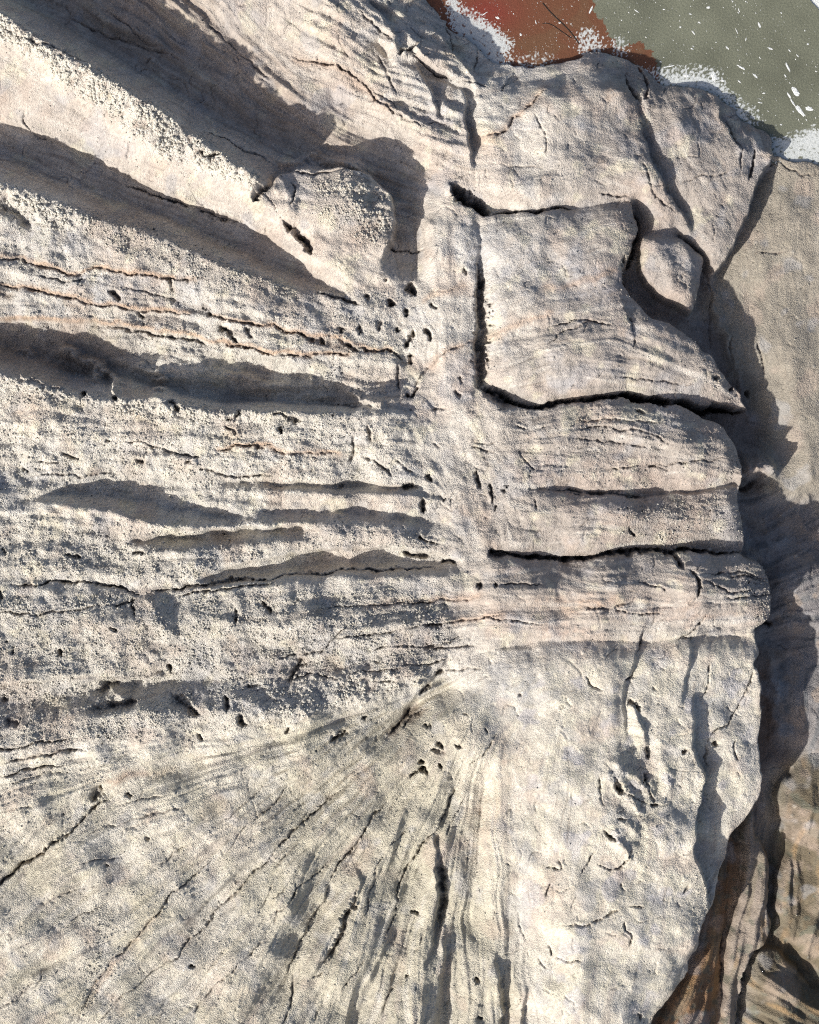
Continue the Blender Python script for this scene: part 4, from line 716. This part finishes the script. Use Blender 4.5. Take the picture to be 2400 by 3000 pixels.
# ---------------------------------------------------------------- materials
def mat(name, rough=.8, spec=.25, bump=1.0, fine=900, attr=True, color=(.5, .5, .5), vary=.12):
    m = bpy.data.materials.new(name); m.use_nodes = True; n = m.node_tree.nodes; l = m.node_tree.links
    b = n['Principled BSDF']; b.inputs['Roughness'].default_value = rough
    b.inputs['Specular IOR Level'].default_value = spec
    geo = n.new('ShaderNodeNewGeometry')
    n1 = n.new('ShaderNodeTexNoise'); n1.inputs['Scale'].default_value = fine * .45; n1.inputs['Detail'].default_value = 4; l.new(geo.outputs['Position'], n1.inputs['Vector'])
    v = n.new('ShaderNodeTexVoronoi'); v.inputs['Scale'].default_value = fine * .30; l.new(geo.outputs['Position'], v.inputs['Vector'])
    mr = n.new('ShaderNodeMapRange'); mr.inputs['From Min'].default_value = .25; mr.inputs['From Max'].default_value = .75
    mr.inputs['To Min'].default_value = 1 - vary; mr.inputs['To Max'].default_value = 1 + vary; l.new(n1.outputs['Fac'], mr.inputs['Value'])
    mx = n.new('ShaderNodeVectorMath'); mx.operation = 'SCALE'
    if attr:
        at = n.new('ShaderNodeAttribute'); at.attribute_name = 'paint'; l.new(at.outputs['Color'], mx.inputs[0])
    else:
        mx.inputs[0].default_value = color
    l.new(mr.outputs[0], mx.inputs['Scale']); l.new(mx.outputs[0], b.inputs['Base Color'])
    ad = n.new('ShaderNodeMath'); ad.operation = 'MULTIPLY_ADD'; l.new(v.outputs['Distance'], ad.inputs[0]); ad.inputs[1].default_value = -.8; l.new(n1.outputs['Fac'], ad.inputs[2])
    bp = n.new('ShaderNodeBump'); bp.inputs['Strength'].default_value = .8; bp.inputs['Distance'].default_value = .0048 * bump
    if attr: l.new(at.outputs['Alpha'], bp.inputs['Strength'])
    l.new(ad.outputs[0], bp.inputs['Height']); l.new(bp.outputs[0], b.inputs['Normal'])
    return m
M_ROCK = mat('painted_plaster_rock', .75, .28)
M_NOD = mat('nodule_plaster', .85, .15, .8)
M_PANEL = mat('panel_paint', .55, .25, .12, vary=.10)
M_WHITE = mat('white_paint', .6, .3, .3, attr=False, color=(.72, .73, .70), vary=.05)
M_DARK = mat('dark_paint_line', .7, .2, .3, attr=False, color=(.03, .025, .02))
M_WALL = mat('pale_wall', .7, .2, .3, attr=False, color=(.72, .72, .70))

def new_mesh(name, verts, faces, m, attr=None, parent=None, smooth=True):
    me = bpy.data.meshes.new(name); nv, nf = len(verts), len(faces); k = faces.shape[1]
    me.vertices.add(nv); me.vertices.foreach_set('co', verts.astype(np.float32).ravel())
    me.loops.add(nf * k); me.loops.foreach_set('vertex_index', faces.astype(np.int32).ravel())
    me.polygons.add(nf); me.polygons.foreach_set('loop_start', np.arange(0, nf * k, k, dtype=np.int32))
    me.update(calc_edges=True)
    if smooth: me.polygons.foreach_set('use_smooth', np.ones(nf, bool))
    if attr is not None:
        a = me.attributes.new('paint', 'FLOAT_COLOR', 'POINT')
        a.data.foreach_set('color', (attr if attr.shape[1] == 4 else np.concatenate([attr, np.ones((nv, 1))], 1)).astype(np.float32).ravel())
    me.materials.append(m)
    o = bpy.data.objects.new(name, me); sc.collection.objects.link(o)
    if parent: o.parent = parent
    return o

def _ext(v, lo, hi):
    # the border of the rockwork carries on past the frame in longer steps
    a = np.maximum(lo - v, 0); b = np.maximum(v - hi, 0)
    return v - 380 * np.minimum(a / 50, 1) ** 2 + 380 * np.minimum(b / 50, 1) ** 2

def W3(x, y, z):
    x = _ext(np.asarray(x, float), -40, 1765); y = _ext(np.asarray(y, float), -40, 2196)
    return np.stack([(x - CX) * S, (CY - y) * S, z * S], -1)

# ---------------------------------------------------------------- rocks
INFO = {
 2: ('rock_ridge', 'long pale diagonal ridge with crumbly white crest below the big upper left shadow', 'rock'),
 3: ('rock_ridge', 'diagonal ridge on the left with thin orange brown strata under its crest', 'rock'),
 4: ('rock_shelf', 'broad cream nodule-covered rock shelf with dark narrow slots, at the left middle', 'rock'),
 5: ('rock_bulge', 'swollen grey-white rock bulge of coarse nodules and pits above the fan of grooves', 'rock'),
 6: ('grooved_rock', 'large greenish grey rock with grooves fanning out to the lower left', 'rock'),
 7: ('cream_boulder', 'tall smooth cream and white boulder filling the lower right, with flaking paint', 'boulder'),
 8: ('rock_ledge', 'long brushed ledge with rounded right end, lowest of three stacked ledges', 'ledge'),
 9: ('rock_ledge', 'pale brushed ledge with rough crusty right end, middle of three stacked ledges', 'ledge'),
 10: ('rock_ledge', 'combed ledge under a dark gap, topmost of three stacked ledges', 'ledge'),
 11: ('rock_block', 'large pinkish grey rock block with wavy bands, tapering to a point above the ledges', 'rock'),
 12: ('pear_shaped_stone', 'small pear-shaped stone sitting in a shadowed hollow right of the wavy banded block', 'stone'),
 13: ('pitted_rock', 'upright rock column peppered with small dark holes, left of the long vertical crack', 'rock'),
 14: ('pebbly_boulder', 'squarish white pebbly boulder standing at the end of the diagonal ridge', 'boulder'),
 15: ('rock_slab', 'broad smooth pinkish rock slab under the rust red paint patch', 'rock'),
 16: ('rock_slope', 'long beige rock slope half in deep shadow above the diagonal ridge', 'rock'),
 17: ('rock_slab', 'flat tan rock slab along the right edge below the green panel', 'rock'),
 18: ('cracked_rock', 'cracked buff rock lobe beside the green panel, right of the slanting shadow', 'rock'),
 19: ('jagged_rock', 'jagged blue-grey rock lump left of the white brush strokes at the top', 'rock'),
 20: ('striated_rock', 'dark grey rock with combed slanting lines at the right edge beside the ledges', 'rock'),
 21: ('rock_recess', 'dark brown rock wall inside the deep gap right of the cream boulder', 'rock'),
 22: ('mossy_boulder', 'green and buff boulder at the lower right edge, above the brown cleft', 'boulder'),
 23: ('rock_rib', 'thin upright greyish rock rib between dark clefts at the lower right', 'rock'),
 24: ('ochre_rock', 'smooth ochre brown rock wedge under the cream boulder at the bottom right', 'rock'),
 25: ('olive_boulder', 'olive brown boulder in the bottom right corner', 'boulder'),
 26: ('rock_cleft', 'dark brown cleft floor between the rock rib and the green and buff boulder', 'rock'),
 30: ('shaded_hollow', 'shadowed rock hollow curving round the pear-shaped stone, left of the tan slab', 'rock'),
}
# small stray patches join their surroundings
known = np.array(list(INFO) + [0]); L[~np.isin(L, known)] = 6
def tidy():
    """keep one connected patch per stone, hand stray specks to their neighbour"""
    par = []; size = []; runs = []; prev = []
    def find(a):
        while par[a] != a: par[a] = par[par[a]]; a = par[a]
        return a
    for j in range(NY - 1):
        row = L[j, :-1]; cut = np.flatnonzero(np.diff(row)) + 1
        st = np.concatenate([[0], cut]); en = np.concatenate([cut, [NX - 1]]); cur = []; p = 0
        for a, b in zip(st.tolist(), en.tolist()):
            k = len(par); par.append(k); size.append(b - a); v = int(row[a]); cur.append((a, b, v, k)); runs.append((j, a, b, v, k))
            for (c, d, u, m) in prev:
                if u == v and c < b and a < d:
                    x, y = find(k), find(m)
                    if x != y: par[x] = y; size[y] += size[x]
        prev = cur
    big = {}
    for (j, a, b, v, k) in runs:
        r = find(k)
        if v not in big or size[r] > size[big[v]]: big[v] = r
    n = 0
    for (j, a, b, v, k) in runs:
        if find(k) != big[v]:
            L[j, a:b] = L[j, a - 1] if a > 0 else L[j, b]; n += 1
    return n
for _ in range(6):
    if tidy() == 0: break
VZ = H
cellL = L[:-1, :-1]
idx = np.arange(NY * NX).reshape(NY, NX)
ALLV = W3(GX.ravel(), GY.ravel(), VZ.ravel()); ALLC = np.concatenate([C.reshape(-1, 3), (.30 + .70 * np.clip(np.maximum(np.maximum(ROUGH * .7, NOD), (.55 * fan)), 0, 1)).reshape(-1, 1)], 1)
FLOOR = -175.0
roots = {}
for r, (nm, lab, cat) in INFO.items():
    m = cellL == r
    if not m.any(): continue
    j, i = np.nonzero(m)
    q = np.stack([idx[j + 1, i], idx[j + 1, i + 1], idx[j, i + 1], idx[j, i]], 1)
    mp = np.pad(m, 1)
    # side walls down to the backing so each stone is a solid piece
    walls = []
    for dj, di, a, b in ((-1, 0, (0, 0), (0, 1)), (1, 0, (1, 1), (1, 0)), (0, -1, (1, 0), (0, 0)), (0, 1, (0, 1), (1, 1))):
        e = ~mp[1 + j + dj, 1 + i + di]
        walls.append(np.stack([idx[j[e] + a[0], i[e] + a[1]], idx[j[e] + b[0], i[e] + b[1]]], 1))
    wl = np.concatenate(walls)
    used, inv = np.unique(q, return_inverse=True); q2 = inv.reshape(q.shape)
    wt, winv = np.unique(wl, return_inverse=True); winv = winv.reshape(wl.shape)
    topi = np.searchsorted(used, wt); nb = len(used)
    bv = ALLV[wt].copy(); bv[:, 2] = FLOOR * S
    nw = len(wt); wf = np.stack([nb + nw + winv[:, 0], nb + nw + winv[:, 1], nb + winv[:, 1], nb + winv[:, 0]], 1)
    V = np.concatenate([ALLV[used], bv, ALLV[wt]]); cc = np.concatenate([ALLC[used], ALLC[wt], ALLC[wt]])
    cen = np.array([V[:nb, 0].mean(), V[:nb, 1].mean(), FLOOR * S])
    root = bpy.data.objects.new(nm, None); sc.collection.objects.link(root); root.location = cen
    root['label'] = lab; root['category'] = cat
    if nm == 'rock_ledge': root['group'] = 'stacked brushed ledges on the right'
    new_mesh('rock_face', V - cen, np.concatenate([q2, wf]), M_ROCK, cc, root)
    roots[r] = (root, cen)

# loose popcorn nodules, one crust per rock
t_ = (1 + 5 ** .5) / 2
IV = np.array([(-1, t_, 0), (1, t_, 0), (-1, -t_, 0), (1, -t_, 0), (0, -1, t_), (0, 1, t_), (0, -1, -t_), (0, 1, -t_), (t_, 0, -1), (t_, 0, 1), (-t_, 0, -1), (-t_, 0, 1)]) / math.hypot(1, t_)
IF = np.array([(0, 11, 5), (0, 5, 1), (0, 1, 7), (0, 7, 10), (0, 10, 11), (1, 5, 9), (5, 11, 4), (11, 10, 2), (10, 7, 6), (7, 1, 8), (3, 9, 4), (3, 4, 2), (3, 2, 6), (3, 6, 8), (3, 8, 9), (4, 9, 5), (2, 4, 11), (6, 2, 10), (8, 6, 7), (9, 8, 1)])
nx_, ny_, nu = scatter(300000, 11)
if len(nx_) > 50000: nx_, ny_, nu = nx_[:50000], ny_[:50000], nu[:50000]
reg = L[np.rint((ny_ - Y0) / ST).astype(int), np.rint((nx_ - X0) / ST).astype(int)]
nz = samp(VZ, nx_, ny_); d_ = samp(DEN, nx_, ny_)
nr = (1.15 + 1.7 * nu ** 2.5) * (0.65 + 0.4 * np.clip(d_, 0, 1)) * (1 + 1.0 * samp(BIGF, nx_, ny_))
r2 = np.random.default_rng(5)
for r, (root, cen) in roots.items():
    k = np.nonzero(reg == r)[0]
    if len(k) < 30: continue
    n = len(k); jit = 1 + r2.uniform(-.28, .28, (n, 12, 1)); sc3 = r2.uniform(.75, 1.3, (n, 1, 3))
    a = r2.uniform(0, 6.28, n); ca, sa = np.cos(a)[:, None], np.sin(a)[:, None]
    U = IV[None] * jit * sc3 * nr[k][:, None, None]
    U = np.stack([U[..., 0] * ca - U[..., 1] * sa, U[..., 0] * sa + U[..., 1] * ca, U[..., 2]], -1)
    P = np.stack([nx_[k], ny_[k], nz[k] + nr[k] * .30], -1)[:, None] + U
    V = W3(P[..., 0].ravel(), P[..., 1].ravel(), P[..., 2].ravel()) - cen
    F = (IF[None] + 12 * np.arange(n)[:, None, None]).reshape(-1, 3)[:, ::-1]
    cc = np.stack([samp(C[..., q], nx_[k], ny_[k]) for q in range(3)], -1)
    cc = cc * .45 + .55 * np.array([.60, .575, .50]) * r2.uniform(.85, 1.12, (n, 1))
    o = new_mesh('nodule_crust', V, F, M_NOD, np.repeat(cc, 12, 0), root)
    o['kind'] = 'stuff'

# ---------------------------------------------------------------- painted panel, top right
PS = 1.5
px = np.arange(870, 1830, PS); py = np.arange(-95, 380, PS)
PX, PY = np.meshgrid(px, py)
def nz2(seed, a, b, be=1.0): return samp(noise(a, b, be, seed), PX, (PY * 1.0 + 600)).astype(np.float32)
def pin(poly, wob=0, seed=0, a=5, b=30):
    return inpoly(poly, PX + wob * nz2(seed, a, b), PY + wob * nz2(seed + 1, a, b)).astype(np.float32)
pc = np.zeros(PX.shape + (3,), np.float32); pc[:] = (.150, .155, .112)
pc *= (1 + .07 * nz2(200, 60, 300) + .10 * nz2(201, 3.5, 9, .3))[..., None]
def pm(m, c, k=1.0):
    global pc
    m = np.clip(m * k, 0, 1)[..., None]; pc = pc * (1 - m) + np.array(c, np.float32) * m
rust = pin([(900, -120), (1258, -120), (1256, 6), (1262, 22), (1275, 28), (1283, 46), (1284, 62), (1300, 72), (1308, 92), (1325, 85), (1340, 78), (1358, 73), (1366, 88), (1380, 98), (1388, 118), (1400, 200), (900, 220)], 2.5, 210)
pm(rust, (.150, .064, .034)); pm(rust * sstep(nz2(212, 40, 160), -.2, 1.2), (.145, .078, .042), .7)
pm(rust * np.exp(-(((PX - 1030) / 70) ** 2 + ((PY - 10) / 45) ** 2)), (.205, .036, .026), .8)
pm(rust * sstep(nz2(213, 3.5, 9, .3), 1.5, 2.3), (.5, .42, .33), .6)
# brushed white near the rock
def brush(poly, seed, thr=.0, soft=.5):
    m = inpoly(poly, PX + 9 * nz2(seed, 4, 14, .5), PY + 5 * nz2(seed + 1, 4, 14, .5)).astype(np.float32)
    rr = np.hypot(PX - 1290, PY - 330); th = np.arctan2(PY - 330, PX - 1290)
    st = .75 * samp(noise(4, 16, .7, seed + 2), 800 + th * 330, 200 + rr * .28 * 2.0) + .5 * nz2(seed + 3, 4, 12, .5)
    pm(m * sstep(st + .25 * nz2(seed + 5, 3.2, 8, .3), thr - .7, thr + .45), (.60, .62, .60), .88)
brush([(936, -60), (965, -60), (975, 20), (1020, 30), (1060, 62), (1080, 80), (1068, 100), (1064, 128), (1040, 130), (1000, 90), (965, 66), (950, 40)], 220, -1.0)
brush([(945, 10), (990, 0), (1040, 40), (1080, 70), (1085, 100), (1040, 90)], 224, .4)
brush([(1062, 110), (1150, 95), (1180, 110), (1150, 135), (1070, 140)], 228, .7)
brush([(1220, 58), (1245, 45), (1262, 60), (1275, 85), (1262, 110), (1225, 100)], 232, -.1)
brush([(1295, 70), (1315, 60), (1325, 80), (1318, 105), (1300, 105)], 236, .1)
brush([(1360, 135), (1420, 128), (1490, 128), (1525, 135), (1530, 160), (1545, 178), (1575, 205), (1600, 215), (1612, 245), (1580, 255), (1540, 205), (1500, 180), (1400, 168)], 240, .15)
brush([(1395, 148), (1480, 148), (1520, 160), (1550, 200), (1580, 240), (1560, 235), (1520, 188), (1470, 178), (1405, 168)], 244, -.7)
brush([(1628, 280), (1680, 285), (1725, 262), (1830, 250), (1830, 345), (1640, 335)], 248, -.8)
brush([(1640, 288), (1700, 260), (1830, 235), (1830, 300), (1660, 300)], 252, .4)
# thick coat on panel near the rock
relief = .12 * nz2(260, 4, 20, .6)
PZ = PANEL_Z + relief * .6
corner = ((PX - 1729) - (PY - 0) * 0.9) > 0      # cut away corner
corner &= PY < 24
pv = W3(PX.ravel(), PY.ravel(), PZ.ravel())
ii = np.arange(PX.size).reshape(PX.shape)
inside = inpoly([(a, b + 16) for a, b in [p[:2] for p in PED]] + [(2200, 330), (2200, -300), (850, -300)], PX, PY) & ~corner
jj, kk = np.nonzero(inside[:-1, :-1])
pf = np.stack([ii[jj + 1, kk], ii[jj + 1, kk + 1], ii[jj, kk + 1], ii[jj, kk]], 1)
us, inv = np.unique(pf, return_inverse=True)
panel = bpy.data.objects.new('painted_panel', None); sc.collection.objects.link(panel); panel.location = (.9, 1.3, (PANEL_Z - 12) * S)
panel['label'] = 'olive green painted panel with rust red patch and white splatter at top right'; panel['category'] = 'panel'
pl0 = np.array(panel.location)
new_mesh('board', pv[us] - pl0, inv.reshape(pf.shape), M_PANEL, pc.reshape(-1, 3)[us], panel)
wb = W3(np.array([1690., 1840, 1840, 1690]), np.array([60., 60, -110, -110]), np.full(4, PANEL_Z - 2.0))
o = new_mesh('white_board', wb, np.array([[0, 1, 2, 3]]), M_WHITE, None, None, False); o['label'] = 'white board showing behind the cut top right corner of the green panel'; o['category'] = 'board'
# splattered drops, thin raised blobs
sv, sf = [], []
r3 = np.random.default_rng(21)
def blob(x, y, a, b, th, n=9, hgt=.9):
    ph = r3.uniform(.7, 1.25, n); o = len(sv); ct, s_t = math.cos(th), math.sin(th)
    for k in range(n):
        t = 2 * math.pi * k / n; u, v = a * ph[k] * math.cos(t), b * ph[k] * math.sin(t)
        sv.append((x + u * ct - v * s_t, y + u * s_t + v * ct, PANEL_Z + .25))
    sv.append((x, y, PANEL_Z + .6 + hgt * min(a, b) * .15))
    for k in range(n): sf.append((o + n, o + (k + 1) % n, o + k))
for k in range(1500):
    x, y = r3.uniform(960, 1790), r3.uniform(-60, 330); s_ = .36 + 1.1 * r3.uniform() ** 6
    if x > 1300: s_ *= .9
    el = 1 + 2.2 * r3.uniform() ** 3; blob(x, y, s_ * el, s_, r3.normal(.9, .35), 7)
for x, y, a, b, th in [(1347, 10, 7, 1.6, .6), (1468, 56, 7, 2, .9), (1405, 6, 3, 2, 0), (1609, 40, 8, 3, 1.1), (1565, 8, 7, 1.3, 1.2), (1670, 130, 13, 3, 1.1), (1600, 148, 8, 3, .8), (1566, 160, 6, 2, .8), (1686, 182, 14, 7, .9), (1672, 190, 8, 3, 1), (1695, 222, 20, 6, .9), (1680, 205, 12, 2.5, 1), (1715, 218, 9, 7, .2), (1540, 88, 6, 2, .8), (1580, 70, 5, 1.5, -1.2),
                       (1632, 90, 7, 2.5, .4), (1465, 90, 4, 2, .3), (1398, 118, 3, 2, 0), (1452, 148, 9, 5, .1), (1512, 150, 12, 9, 1.4), (1530, 158, 5, 4, 0), (1490, 168, 14, 5, .2), (1100, 60, 4, 3, 1), (1050, 24, 5, 3.5, .3), (1022, 16, 9, 1.4, -.6), (1249, 8, 11, 2.5, -1.15), (1500, 2, 5, 3.5, 0), (1480, 34, 4, 2, .5), (1440, 44, 3, 2, 0), (1712, 80, 3, 2.4, 0),
                       (1664, 148, 4, 2.2, 1), (1690, 105, 5, 1.6, .9), (1415, 128, 16, 2, -.2), (1570, 130, 12, 2.4, .5), (1618, 185, 4, 2, 0), (1132, 34, 5, 1.2, 1.3), (1183, 35, 3, 2.6, 0), (1655, 252, 3, 2, 0), (1610, 205, 7, 1.6, .2), (1560, 52, 8, 1.2, 1.2)]:
    blob(x, y, a * .85, b * .72, th, 13, .8)
sv = np.array(sv); sf = np.array(sf)
sv3 = W3(sv[:, 0], sv[:, 1], sv[:, 2]) - pl0
o = new_mesh('paint_splatter', sv3, sf, M_WHITE, None, panel); o['kind'] = 'stuff'
# two thin dark lines scratched over the rust patch
def ribbon(pts, wd, z, m, nm, parent):
    P = dens(chaikin(pts), 3); d = np.gradient(P, axis=0); d /= np.hypot(d[:, 0], d[:, 1])[:, None]; n_ = np.stack([d[:, 1], -d[:, 0]], 1) * wd
    n = len(P); V = np.concatenate([P + n_, P - n_, P]); zz = np.concatenate([np.full(2 * n, z), np.full(n, z + .5)])
    V3 = W3(V[:, 0], V[:, 1], zz) - pl0; a = np.arange(n - 1)
    F = np.concatenate([np.stack([a, a + 1, 2 * n + a + 1, 2 * n + a], 1), np.stack([2 * n + a, 2 * n + a + 1, n + a + 1, n + a], 1)])
    return new_mesh(nm, V3, F, m, None, parent)
ribbon([(1146, -8), (1165, 15), (1195, 42), (1215, 66), (1224, 80)], 1.1, PANEL_Z + .5, M_DARK, 'dark_line', panel)
ribbon([(1146, 36), (1162, 36), (1185, 52), (1208, 68)], .7, PANEL_Z + .5, M_DARK, 'dark_line', panel)

# pale wall behind everything
bv = W3(np.array([-4000., 6000, 6000, -4000]), np.array([6500., 6500, -4500, -4500]), np.full(4, FLOOR - 4.0))
o = new_mesh('backing_wall', bv, np.array([[0, 1, 2, 3]]), M_WALL, None, None, False); o['kind'] = 'structure'; o['label'] = 'plain pale wall behind the rockwork'
